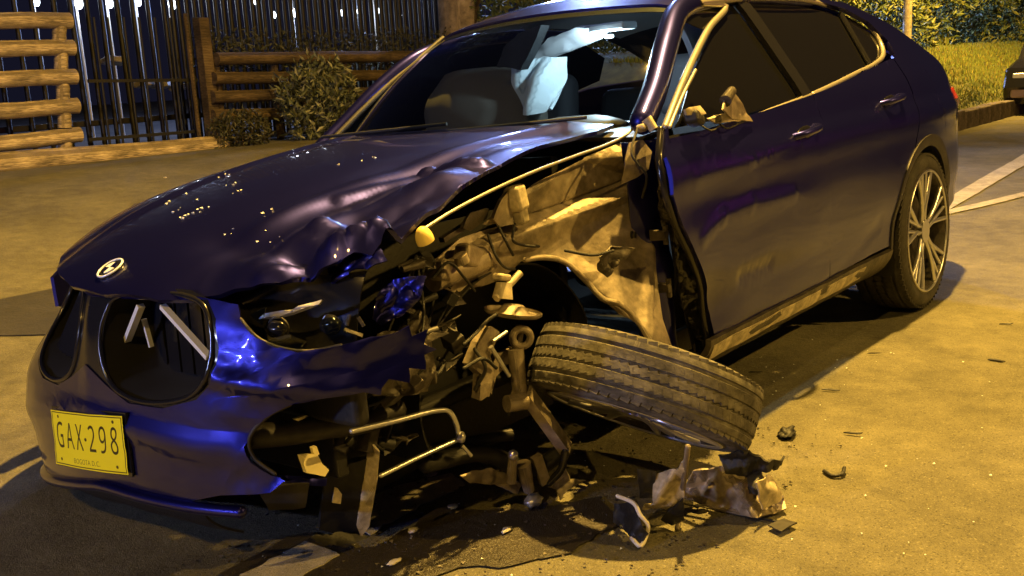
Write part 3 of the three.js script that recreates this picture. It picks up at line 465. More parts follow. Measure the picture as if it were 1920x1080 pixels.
// wheels
const tyreProfile = (worn) => { const gd = worn ? 0.008 : 0; const q = [[0.28, -0.105], [0.298, -0.12], [0.315, -0.127], [0.33, -0.127], [0.352, -0.118], [0.366, -0.1]]; const w = [[-0.1, 0.37], [-0.078, 0.374], [-0.074, 0.363 + gd], [-0.064, 0.363 + gd], [-0.06, 0.375], [-0.027, 0.376], [-0.023, 0.364 + gd], [-0.012, 0.364 + gd], [-0.008, 0.376]]; for (const [y, r] of w) q.push([r, y]); for (const [y, r] of w.slice().reverse()) q.push([r, -y]); q.push([0.366, 0.1], [0.352, 0.118], [0.33, 0.127], [0.315, 0.127], [0.298, 0.12], [0.28, 0.105]); return q.map((a) => new THREE.Vector2(a[0], a[1])); };
function makeWheel(parent, name, tyreMat, worn) {
  const w = part(name, parent);
  const ty = new THREE.LatheGeometry(tyreProfile(worn), 96); ty.rotateX(Math.PI / 2);
  const tyre = mesh('tyre', toCreasedNormals(ty, 0.6), tyreMat, w);
  const blocks = [];
  for (let i = 0; i < 72; i++) for (const s of [-1, 1]) { const a = i / 72 * Math.PI * 2; const b = new THREE.BoxGeometry(0.0275, 0.012, 0.034); b.rotateY(s * 0.25); b.translate(0, worn ? 0.362 : 0.3655, s * 0.097); b.rotateZ(a); blocks.push(b); }
  for (let i = 0; i < 80; i++) for (const z of [-0.043, 0, 0.043]) { const a = (i + z * 6) / 80 * Math.PI * 2; const b = new THREE.BoxGeometry(0.026, 0.006, 0.03); b.rotateY(0.4); b.translate(0, worn ? 0.3728 : 0.3745, z); b.rotateZ(a); blocks.push(b); }
  mesh('tread_blocks', blocks, tyreMat, tyre);
  const rim = part('rim', w);
  const bar = new THREE.LatheGeometry([[0.3, -0.122], [0.292, -0.127], [0.28, -0.118], [0.27, -0.09], [0.255, 0.0], [0.255, 0.1], [0.27, 0.112]].map((a) => new THREE.Vector2(a[0], a[1])), 64); bar.rotateX(Math.PI / 2);
  mesh('rim_barrel', bar, M.metalDark, rim); const lipG = new THREE.TorusGeometry(0.288, 0.006, 8, 72); lipG.translate(0, 0, -0.124); mesh('rim_lip', lipG, M.alloy, rim);
  for (let k = 0; k < 5; k++) {
    const a = k / 5 * Math.PI * 2 + 0.25, P = (r, d, z) => [r * Math.cos(a + d), r * Math.sin(a + d), z], l = [];
    for (const s of [-1, 1]) { l.push(tube([P(0.04, 0.4 * s, -0.1), P(0.11, 0.17 * s, -0.105), P(0.18, 0.24 * s, -0.112), P(0.284, 0.31 * s, -0.116)], 0.0115, 14, 7)); l.push(tube([P(0.11, 0.17 * s, -0.103), P(0.18, 0.12 * s, -0.108), P(0.284, 0.1 * s, -0.114)], 0.009, 12, 7)); }
    mesh('spoke', l, M.alloy, rim);
  }
  const hub = new THREE.CylinderGeometry(0.05, 0.055, 0.03, 24); hub.rotateX(Math.PI / 2); hub.translate(0, 0, -0.1); mesh('hub_cap', hub, M.alloy, rim);
  const disc = new THREE.CylinderGeometry(0.19, 0.19, 0.03, 40); disc.rotateX(Math.PI / 2); disc.translate(0, 0, -0.02); mesh('brake_disc', disc, M.metalDark, w);
  mesh('brake_caliper', block([0.15, 0.05, -0.045], [0.07, 0.2, 0.08]), M.blackGloss, w);
  return w;
}
{
  const rl = makeWheel(car, 'rear_wheel', M.rubber); rl.position.set(-2.864, 0.35, -0.83);
  const rr2 = rl.clone(); rr2.rotation.y = Math.PI; rr2.position.set(-2.864, 0.39, 0.83); car.add(rr2);
  const fr = rl.clone(); fr.name = 'front_wheel'; fr.rotation.y = Math.PI - 0.2; fr.position.set(0, 0.37, 0.83); car.add(fr);
}
// ---------------------------------------------------------------- torn front corner
{
  // inner wing, rails and wheel house
  mesh('inner_wing', plate([[0.173, 0.751, -0.6], [0.036, 0.804, -0.6], [-0.062, 0.811, -0.605], [-0.176, 0.814, -0.61], [-0.281, 0.839, -0.62], [-0.504, 0.857, -0.64], [-0.724, 0.886, -0.68], [-0.76, 0.842, -0.74], [-0.71, 0.727, -0.77], [-0.645, 0.6, -0.8], [-0.588, 0.442, -0.85], [-0.595, 0.324, -0.88], [-0.507, 0.385, -0.86], [-0.496, 0.453, -0.82], [-0.456, 0.488, -0.78], [-0.42, 0.541, -0.74], [-0.384, 0.597, -0.72], [-0.338, 0.665, -0.68], [-0.274, 0.692, -0.65], [-0.185, 0.702, -0.63], [-0.117, 0.663, -0.61], [-0.033, 0.656, -0.6], [0.08, 0.66, -0.6], [0.164, 0.702, -0.6]], 0.008, 0.003, 0.022, 6), M.metal, car);
  mesh('wing_flange', tube([[-0.173, 0.706, -0.66], [-0.249, 0.699, -0.67], [-0.312, 0.674, -0.7], [-0.357, 0.607, -0.74], [-0.377, 0.553, -0.78], [-0.43, 0.523, -0.81], [-0.466, 0.466, -0.84], [-0.484, 0.384, -0.88]], 0.009, 60, 8), M.metal, car);
  mesh('wing_upper_panel', plate([[-0.036, 0.833, -0.63], [-0.267, 0.916, -0.64], [-0.49, 0.961, -0.66], [-0.707, 1.001, -0.7], [-0.718, 0.95, -0.76], [-0.745, 0.853, -0.75], [-0.708, 0.884, -0.69], [-0.49, 0.855, -0.65], [-0.268, 0.836, -0.63], [-0.153, 0.822, -0.62]], 0.006, 0.004, 0.02, 6), M.metal, car);
  mesh('wing_rail', tube([[0.307, 0.873, -0.73], [0.201, 0.903, -0.735], [0.043, 0.936, -0.74], [-0.14, 0.965, -0.745], [-0.34, 0.988, -0.75], [-0.495, 1.006, -0.76], [-0.604, 1.029, -0.765], [-0.669, 1.069, -0.77]], 0.0048, 70, 8), M.chrome, car);
  mesh('wheel_house', [grid(30, 8, (u, v) => { const a = lerp(-25, 205, u) * Math.PI / 180, r = 0.4; return [-0.12 + r * Math.cos(a), 0.36 + (r - 0.06) * Math.sin(a) + 0.02 * N(u * 6, v * 4, 2), lerp(-0.62, -0.36, v)]; }, 0.006), grid(8, 8, (u, v) => [lerp(-0.6, 0.4, u), lerp(0.1, 0.82, v), -0.37 + 0.02 * N(u * 4, v * 4, 9)], 0.006)], M.black, car);
  const tower = part('strut_tower', car);
  mesh('tower_bracket', [block([-0.158, 0.888, -0.66], [0.06, 0.075, 0.05], [0.1, 0.2, -0.08], 0.012), block([-0.163, 0.841, -0.66], [0.045, 0.06, 0.045], [0.1, 0.2, 0], 0.01)], M.pale, tower);
  mesh('tower_brace', plate([[-0.091, 0.893, -0.65], [-0.136, 0.925, -0.65], [-0.135, 0.818, -0.65], [-0.092, 0.817, -0.64], [-0.061, 0.845, -0.64]], 0.012, 0.006), M.metal, tower);
  mesh('rail_horn', [rod([0.188, 0.719, -0.63], [-0.022, 0.737, -0.63], 0.035, 0.04), block([0.154, 0.737, -0.64], [0.08, 0.06, 0.05], [0.1, 0.3, 0.35], 0.012), block([0.049, 0.755, -0.645], [0.1, 0.065, 0.05], [0.1, 0.2, 0.4], 0.015), rod([0.124, 0.776, -0.68], [0.115, 0.754, -0.68], 0.02)], M.metal, car);
  mesh('yellow_cap', (() => { const g = new THREE.SphereGeometry(0.027, 24, 16, 0, Math.PI * 2, 0, 1.75); g.scale(0.9, 1.35, 0.8); g.rotateZ(-0.35); const c = [0.318, 0.852, -0.75]; g.translate(...c); return g; })(), std(lin(0.85, 0.66, 0.2), 0.4), car);
  mesh('hood_hinge', [plate([[0.048, 0.839, -0.62], [0.003, 0.872, -0.62], [-0.07, 0.874, -0.62], [-0.068, 0.846, -0.61], [-0, 0.821, -0.61]], 0.01, 0.006), beam([0.104, 0.811, -0.6], [-0.062, 0.852, -0.6], 0.014, 0.02)], M.metalDark, car);
  // cowl side and door post
  mesh('cowl_bracket', plate([[-0.522, 0.954, -0.8], [-0.552, 1.003, -0.8], [-0.597, 1.007, -0.82], [-0.628, 0.966, -0.83], [-0.6, 0.915, -0.83], [-0.559, 0.897, -0.81], [-0.507, 0.883, -0.79]], 0.006, 0.007, 0.015, 9), M.metal, car);
  mesh('cowl_bolt', [rod([-0.61, 1.07, -0.83], [-0.617, 1.035, -0.85], 0.017, 0.014), block([-0.595, 1.043, -0.82], [0.03, 0.02, 0.03], [0.3, 0.2, 0.4])], M.pale, car);
  mesh('door_post', grid(10, 26, (u, v) => { const y = lerp(1.0, 0.27, v), X = lerp(-0.6, -0.78, u) - 0.04 * v; return [X, y, -0.74 - 0.06 * Math.sin(u * 3) + 0.015 * N(X * 9, y * 9, 4)]; }, 0.01), M.paint, car);
  for (const [a, b] of [[430, 452], [530, 552]]) { const h = part('door_hinge', car); mesh('hinge_leaf', plate([[-0.647, 0.72, -0.8], [-0.637, 0.719, -0.86], [-0.641, 0.692, -0.86], [-0.649, 0.686, -0.8]].map(([X, y, z]) => [X, y - (a - 430) * 0.0017, z]), 0.014, 0.004), M.metalDark, h); const c = [-0.646, 0.703, -0.85]; mesh('hinge_pin', rod([c[0], c[1] - 0.03 - (a - 430) * 0.0017, c[2]], [c[0], c[1] + 0.03 - (a - 430) * 0.0017, c[2]], 0.009), M.metalDark, h); }
  mesh('door_flange', plate([[-0.618, 0.785, -0.899], [-0.69, 0.646, -0.901], [-0.796, 0.503, -0.887], [-0.839, 0.384, -0.876], [-0.863, 0.262, -0.864], [-0.896, 0.23, -0.815], [-0.816, 0.284, -0.822], [-0.758, 0.436, -0.829], [-0.699, 0.591, -0.85], [-0.656, 0.72, -0.861]], 0.006, 0.022, 0.018, 13), M.blackGloss, car);
  mesh('door_flange', plate([[-0.619, 0.941, -0.868], [-0.624, 0.825, -0.879], [-0.659, 0.719, -0.871], [-0.652, 0.703, -0.831], [-0.632, 0.841, -0.83]], 0.006, 0.02, 0.018, 13), M.blackGloss, car);
  mesh('wing_remnant', plate([[-0.338, 0.691, -0.8], [-0.395, 0.711, -0.82], [-0.494, 0.687, -0.84], [-0.462, 0.669, -0.83], [-0.417, 0.658, -0.82], [-0.385, 0.618, -0.8], [-0.373, 0.636, -0.79]], 0.004, 0.02, 0.012, 16), M.metalDark, car);
  mesh('wing_hole', (() => { const l = []; for (const [c, r] of [[[-0.493, 0.791, -0.662], 0.012], [[-0.582, 0.818, -0.675], 0.022], [[-0.33, 0.778, -0.637], 0.007], [[-0.6, 0.71, -0.755], 0.01]]) { const g = new THREE.TorusGeometry(r, r * 0.35, 8, 20); g.rotateY(0.3); g.translate(...c); l.push(g); const d = new THREE.CylinderGeometry(r, r, 0.004, 20); d.rotateX(Math.PI / 2); d.rotateY(0.3); d.translate(c[0], c[1], c[2] - 0.012); l.push(d); } return l; })(), M.black, car);
  for (const q of [[[-0.02, 0.806, -0.66], [-0.022, 0.746, -0.68], [-0.052, 0.71, -0.68], [-0.109, 0.691, -0.67]], [[-0.069, 0.821, -0.66], [-0.073, 0.775, -0.68], [-0.108, 0.733, -0.67]], [[-0.14, 0.817, -0.66], [-0.102, 0.777, -0.68], [-0.167, 0.75, -0.67], [-0.241, 0.734, -0.66]], [[0.214, 0.732, -0.66], [0.183, 0.767, -0.69], [0.127, 0.716, -0.69], [0.058, 0.663, -0.66]], [[-0.571, 1.045, -0.82], [-0.5, 0.971, -0.84], [-0.541, 0.902, -0.86], [-0.543, 0.837, -0.84]], [[-0.379, 0.701, -0.83], [-0.283, 0.705, -0.82], [-0.25, 0.722, -0.75]]]) mesh('cable', tube(q, 0.0042, 40, 6), M.black, car);

  // suspension strut and knuckle
  const st = part('suspension_strut', car);
  mesh('top_mount', [rod([-0.032, 0.622, -0.68], [-0.045, 0.666, -0.68], 0.03, 0.022, 18), rod([-0.005, 0.628, -0.68], [-0.119, 0.678, -0.68], 0.011), block([-0.036, 0.683, -0.68], [0.05, 0.02, 0.04], [0, 0, 0.3])], M.pale, st);
  mesh('spring_seat', (() => { const g = new THREE.LatheGeometry([[0.004, 0.026], [0.03, 0.024], [0.045, 0.005], [0.075, -0.004], [0.083, 0.002], [0.083, 0.009]].map((a) => new THREE.Vector2(...a)), 40); g.rotateX(-0.12); g.rotateZ(0.18); g.translate(...[-0.048, 0.577, -0.7]); return g; })(), M.metal, st);
  mesh('bushing_eye', (() => { const g = new THREE.TorusGeometry(0.025, 0.011, 12, 30); g.rotateY(-0.75); g.translate(...[-0.028, 0.515, -0.74]); return g; })(), M.metal, st);
  mesh('damper_tube', [rod([-0.008, 0.486, -0.73], [0.001, 0.361, -0.74], 0.024, 0.02, 18), rod([-0.05, 0.544, -0.72], [-0.016, 0.476, -0.73], 0.012)], M.metal, st);
  mesh('damper_fork', [beam([-0, 0.373, -0.74], [0.03, 0.327, -0.74], 0.03, 0.03), beam([-0.011, 0.363, -0.75], [-0.123, 0.162, -0.79], 0.03, 0.045, 0.5), rod([0.062, 0.349, -0.74], [0.005, 0.342, -0.76], 0.024, 0.024, 16)], M.metal, st);
  const kn = part('wheel_knuckle', car);
  mesh('knuckle_arm', [plate([[0.084, 0.574, -0.7], [0.049, 0.548, -0.7], [0.096, 0.495, -0.7], [0.088, 0.44, -0.7], [0.118, 0.387, -0.7], [0.158, 0.391, -0.7], [0.139, 0.454, -0.7], [0.177, 0.494, -0.7], [0.133, 0.542, -0.7]], 0.03, 0.004, 0.02, 12)], M.metal, kn);
  mesh('knuckle_plate', [plate([[0.041, 0.479, -0.69], [-0.03, 0.484, -0.69], [-0.008, 0.443, -0.69], [0.05, 0.42, -0.69], [0.079, 0.374, -0.69], [0.097, 0.41, -0.69]], 0.014, 0.004, 0.02, 12)], M.metal, kn);
  mesh('tie_rod', [rod([0.104, 0.523, -0.74], [0.04, 0.423, -0.74], 0.006), rod([0.092, 0.535, -0.74], [0.033, 0.547, -0.74], 0.005)], M.alloy, kn);
  for (const q of [[[0.217, 0.494, -0.74], [0.152, 0.504, -0.75], [0.091, 0.46, -0.74]], [[0.163, 0.418, -0.72], [0.145, 0.476, -0.75], [0.158, 0.529, -0.73]], [[0.197, 0.553, -0.73], [0.147, 0.57, -0.73], [0.082, 0.59, -0.72], [0.047, 0.597, -0.72]]]) mesh('brake_hose', tube(q, 0.005, 30, 6), M.black, kn);
  // anti-roll bar with its bend
  mesh('anti_roll_bar', [tube([[0.549, 0.418, -0.66], [0.407, 0.398, -0.66], [0.262, 0.382, -0.67], [0.224, 0.368, -0.675], [0.207, 0.329, -0.68], [0.202, 0.297, -0.68]], 0.0075, 50, 10), tube([[0.186, 0.284, -0.68], [0.329, 0.277, -0.66], [0.458, 0.266, -0.64]], 0.0065, 30, 10), lump([0.2, 0.289, -0.685], [0.014, 0.016, 0.014], 3, 0.15), rod([0.194, 0.264, -0.68], [0.171, 0.227, -0.69], 0.005)], M.alloy, car);
  mesh('lower_arm', [tube([[0.256, 0.218, -0.6], [0.104, 0.206, -0.66], [-0.05, 0.114, -0.72], [-0.13, 0.142, -0.76]], 0.026, 30, 10), rod([0.237, 0.226, -0.5], [-0.04, 0.214, -0.66], 0.018)], M.black, car);
  mesh('ball_joint', [rod([0.055, 0.202, -0.74], [0.065, 0.117, -0.73], 0.012, 0.016), rod([0.019, 0.158, -0.74], [-0.004, 0.068, -0.735], 0.024, 0.016, 14), beam([-0.031, 0.166, -0.75], [-0.061, 0.074, -0.75], 0.03, 0.02, 0.4)], M.metal, car);
  mesh('hub_nut', lump([-0.013, 0.036, -0.74], [0.03, 0.018, 0.025], 6, 0.15), M.alloy, car); mesh('hub_nut', lump([0.067, 0.204, -0.75], [0.014, 0.014, 0.014], 1, 0.1), M.alloy, car);
  mesh('drive_shaft', tube([[-0.105, 0.165, -0.8], [-0.09, 0.111, -0.79], [-0.068, 0.073, -0.76]], 0.012, 20, 8), M.blackGloss, car);
  mesh('torn_arm_plate', [plate([[0.208, 0.181, -0.68], [0.099, 0.165, -0.69], [0.003, 0.09, -0.71], [0.031, 0.068, -0.71], [0.105, 0.125, -0.69], [0.18, 0.151, -0.68]], 0.01, 0.012, 0.015, 18)], M.metal, car);
  mesh('torn_arm_plate', [plate([[-0.066, 0.058, -0.76], [-0.096, 0.089, -0.77], [-0.136, 0.092, -0.77], [-0.139, 0.062, -0.78], [-0.216, 0.03, -0.78], [-0.141, 0.038, -0.78], [-0.103, 0.007, -0.77], [-0.102, 0.039, -0.76]], 0.006, 0.01, 0.012, 20)], M.pale, car);

  // the wheel folded under the wing
  const w = makeWheel(car, 'broken_wheel', M.rubberDusty, true);
  const ends = [V([0.138, 0.524, -0.93]), V([-0.454, 0.206, -1.16])];
  const e1 = ends[1].clone().sub(ends[0]).normalize(), cen = ends[0].clone().add(ends[1]).multiplyScalar(0.5);
  const view = cen.clone().sub(new THREE.Vector3(2.078, 1.194, -2.504)).normalize();
  const ax = new THREE.Vector3().crossVectors(e1, view).normalize(); if (ax.y < 0) ax.negate();
  const tilt = ax.clone().addScaledVector(view, 0.12).normalize();
  const xA = e1.clone().addScaledVector(tilt, -e1.dot(tilt)).normalize(), yA = new THREE.Vector3().crossVectors(tilt, xA);
  w.matrixAutoUpdate = true; w.quaternion.setFromRotationMatrix(new THREE.Matrix4().makeBasis(xA, yA, tilt)); w.position.copy(cen).addScaledVector(view, 0.2); w.scale.set(0.9, 0.9, 0.76);

  // headlight shell, radiator and crash bar behind the bumper
  const hl = part('headlight', car);
  mesh('headlight_shell', grid(24, 10, (u, v) => { const z = lerp(-0.46, -0.74, u), y = lerp(0.8, 0.6, v); return [noseX(z, y) - 0.09 - 0.05 * Math.sin(u * 3) * Math.sin(v * 3), y, z + 0.05]; }, 0.006), M.blackGloss, hl);
  mesh('light_blade', plate([[0.693, 0.725, -0.557], [0.682, 0.737, -0.57], [0.652, 0.743, -0.622], [0.603, 0.758, -0.683], [0.611, 0.748, -0.679], [0.652, 0.731, -0.629], [0.674, 0.725, -0.596]], 0.01, 0.003, 0.02), M.alloy, hl);
  mesh('projector', lump([0.663, 0.698, -0.576], [0.025, 0.025, 0.035], 3, 0.1), M.blackGloss, hl); mesh('projector', lump([0.589, 0.695, -0.68], [0.022, 0.025, 0.03], 6, 0.1), M.blackGloss, hl);
  for (const g of [beam([0.701, 0.676, -0.591], [0.668, 0.682, -0.629], 0.006, 0.01), beam([0.575, 0.694, -0.721], [0.565, 0.718, -0.723], 0.004, 0.008), beam([0.553, 0.71, -0.739], [0.549, 0.688, -0.75], 0.004, 0.008), beam([0.586, 0.687, -0.722], [0.56, 0.668, -0.754], 0.006, 0.008), tube([[0.732, 0.733, -0.538], [0.727, 0.694, -0.579], [0.707, 0.668, -0.627], [0.67, 0.654, -0.684], [0.617, 0.659, -0.743]], 0.004, 40, 6)]) mesh('light_bezel', g, M.metalDark, hl);
  for (const [c, r] of [[[0.667, 0.701, -0.586], 0.024]]) { const g = new THREE.TorusGeometry(r, 0.003, 10, 30); g.rotateY(Math.PI / 2 + 0.5); g.translate(...c); mesh('reflector_ring', g, M.metalDark, hl); }
  for (const q of [[[0.718, 0.682, -0.604], [0.69, 0.698, -0.65], [0.668, 0.676, -0.685], [0.681, 0.659, -0.669]], [[0.634, 0.72, -0.701], [0.602, 0.727, -0.739], [0.604, 0.685, -0.751], [0.631, 0.67, -0.721]], [[0.72, 0.742, -0.56], [0.698, 0.758, -0.595], [0.716, 0.718, -0.594]]]) mesh('lens_shard', plate(q, 0.003, 0.002, 0.02), M.glass, hl);
  const hr = part('headlight', car);
  mesh('headlight_shell', grid(24, 10, (u, v) => { const z = lerp(0.49, 0.9, u), y = lerp(0.78, 0.585, v); return [noseX(z, y) - 0.012, y, z]; }, 0.02), M.blackGloss, hr);
  mesh('radiator', [block([0.5, 0.5, 0], [0.04, 0.48, 1.1]), block([0.56, 0.5, -0.1], [0.05, 0.12, 1.25], [0, 0, 0], 0.02)], M.black, car);
  mesh('crash_bar', tube([[0.715, 0.436, -0.5], [0.634, 0.42, -0.52], [0.549, 0.415, -0.56], [0.461, 0.406, -0.6], [0.367, 0.408, -0.62]], 0.032, 30, 12), M.plastic, car);
  mesh('paint_scrap', plate([[0.46, 0.731, -0.694], [0.42, 0.77, -0.725], [0.4, 0.778, -0.77], [0.38, 0.773, -0.803], [0.4, 0.731, -0.798], [0.42, 0.686, -0.748], [0.45, 0.663, -0.7], [0.47, 0.68, -0.689]], 0.005, 0.02, 0.012, 15), M.paint, car);
  mesh('hood_fold', plate([[0.47, 0.887, -0.563], [0.47, 0.884, -0.657], [0.46, 0.855, -0.738], [0.47, 0.832, -0.763], [0.5, 0.819, -0.734], [0.515, 0.81, -0.684], [0.52, 0.794, -0.658], [0.53, 0.782, -0.633], [0.5, 0.827, -0.595]], 0.005, 0.016, 0.012, 14), M.paint, car);
  mesh('bumper_side_scrap', plate([[0.476, 0.647, -0.72], [0.41, 0.645, -0.74], [0.339, 0.599, -0.76], [0.335, 0.529, -0.76], [0.362, 0.473, -0.75], [0.426, 0.476, -0.73], [0.503, 0.499, -0.7], [0.509, 0.571, -0.7]], 0.004, 0.02, 0.014, 14), M.metalDark, car);
  const rs = rng(41);
  const clutter = [[700,660],[742,655],[780,660],[730,700],[770,710],[805,690],[690,715],[740,735],[650,770],[700,765],[640,690],[780,600],[820,580],[800,560],[845,560],[760,640],[830,610],[850,640],[835,680],[820,650],[765,600],[800,625],[690,820],[640,840],[610,830],[720,830],[760,820]];
  const spots = [[0.486, 0.605, -0.7], [0.43, 0.599, -0.72], [0.373, 0.578, -0.73], [0.442, 0.539, -0.7], [0.392, 0.513, -0.72], [0.323, 0.522, -0.72], [0.496, 0.531, -0.68], [0.414, 0.48, -0.68], [0.508, 0.449, -0.6], [0.438, 0.437, -0.62], [0.266, 0.688, -0.68], [0.156, 0.662, -0.66], [0.331, 0.648, -0.7], [0.218, 0.605, -0.68], [0.163, 0.546, -0.66], [0.223, 0.504, -0.68], [0.359, 0.654, -0.7], [0.309, 0.608, -0.71], [0.433, 0.351, -0.58], [0.508, 0.344, -0.56], [0.383, 0.305, -0.58], [0.322, 0.317, -0.6], [0.159, 0.705, -0.62], [0.267, 0.799, -0.66], [0.211, 0.774, -0.64], [0.31, 0.78, -0.68]];
  spots.forEach((c, i) => { const s = [0.02 + 0.03 * rs(), 0.01 + 0.02 * rs(), 0.012 + 0.015 * rs()], k = rs(); const g = k < 0.4 ? block(c, s.map((v) => v * 1.7), [rs() * 3, rs() * 3, rs() * 3], 0.003) : k < 0.65 ? rod([c[0] - s[0], c[1], c[2]], [c[0] + s[0] * 0.5, c[1] + s[1] * (rs() - 0.5) * 3, c[2] + 0.01], s[1] * 0.9, s[1] * 0.6) : rod([c[0] - 0.04 * rs(), c[1] - 0.05 * (rs() - 0.5), c[2]], [c[0] + 0.05 * rs(), c[1] + 0.06 * (rs() - 0.5), c[2] + 0.02], 0.005 + 0.004 * rs()); mesh('torn_bracket', g, rs() < 0.45 ? M.metalDark : rs() < 0.5 ? M.black : M.plastic, car); });
  for (let i = 0; i < 26; i++) { const c = spots[Math.floor(rs() * spots.length)], d = 0.05; mesh('torn_strip', plate([[c[0], c[1], c[2]], [c[0] - d * rs(), c[1] + d * (rs() - 0.5), c[2] - 0.03 * rs()], [c[0] - d * rs() - 0.02, c[1] + d * (rs() - 0.5) - 0.02, c[2] - 0.02 * rs()], [c[0] + 0.01, c[1] - 0.02, c[2] - 0.01]], 0.003, 0.008, 0.02, 25), rs() < 0.5 ? M.metalDark : rs() < 0.6 ? M.plastic : M.metal, car); }
  for (let i = 0; i < 16; i++) { const a = spots[Math.floor(rs() * spots.length)], b = spots[Math.floor(rs() * spots.length)]; const m = mixp(a, b, 0.5); m[1] -= 0.05 * rs(); m[2] -= 0.04 * rs(); mesh('cable', tube([a, m, b], 0.003 + 0.002 * rs(), 24, 6), M.black, car); }
  for (const [q, l] of [[[[0.622, 0.455, -0.53], [0.586, 0.453, -0.53], [0.551, 0.436, -0.53], [0.551, 0.417, -0.53], [0.598, 0.43, -0.53]], 0], [[[0.636, 0.37, -0.55], [0.585, 0.355, -0.55], [0.573, 0.325, -0.55], [0.556, 0.302, -0.55], [0.57, 0.29, -0.55], [0.625, 0.32, -0.55]], 1], [[[0.598, 0.377, -0.55], [0.585, 0.377, -0.55], [0.578, 0.353, -0.55], [0.592, 0.352, -0.55]], 2]]) mesh('yellow_clip', plate(q, 0.012, 0.003, 0.02), std(lin(0.85, 0.76, 0.42), 0.5), car);
  mesh('splitter_scrap', plate([[0.765, 0.35, -0.42], [0.716, 0.331, -0.46], [0.652, 0.314, -0.52], [0.567, 0.285, -0.56], [0.573, 0.268, -0.56], [0.656, 0.286, -0.52], [0.719, 0.311, -0.46], [0.757, 0.334, -0.42]], 0.008, 0.012, 0.02, 10), M.paint, car);
  mesh('intake_edge', tube([[0.71, 0.535, -0.65], [0.743, 0.507, -0.598], [0.763, 0.469, -0.56], [0.769, 0.439, -0.549], [0.764, 0.403, -0.562], [0.744, 0.368, -0.599]], 0.005, 40, 8), M.plastic, car);
  // duct hanging down to the road
  const du = part('hanging_duct', car);
  mesh('duct_face', plate([[0.515, 0.291, -0.5], [0.423, 0.298, -0.56], [0.407, 0.07, -0.49], [0.438, 0.06, -0.46], [0.515, 0.108, -0.43]], 0.02, 0.006, 0.04, 8), M.black, du);
  mesh('duct_side', plate([[0.431, 0.305, -0.57], [0.435, 0.337, -0.6], [0.425, 0.317, -0.61], [0.419, 0.229, -0.58], [0.416, 0.087, -0.52], [0.434, 0.055, -0.5], [0.443, 0.094, -0.5], [0.443, 0.201, -0.54]], 0.006, 0.005, 0.02, 9), M.pale, du);  // pale colour carries the brightness of the duct's lit side
  mesh('duct_label', plate([[0.504, 0.226, -0.505], [0.482, 0.219, -0.512], [0.487, 0.174, -0.5], [0.51, 0.185, -0.495]], 0.003, 0, 0.05), M.pale, du);
  mesh('duct_foot', plate([[0.569, 0.107, -0.46], [0.48, 0.082, -0.48], [0.408, 0.05, -0.5], [0.447, 0.045, -0.5], [0.529, 0.07, -0.47]], 0.012, 0.015, 0.02, 14), M.black, du);
  mesh('torn_tray', plate([[0.736, 0.315, -0.5], [0.621, 0.289, -0.56], [0.621, 0.224, -0.53], [0.692, 0.23, -0.48]], 0.006, 0.008, 0.03, 8), M.plastic, car);
}
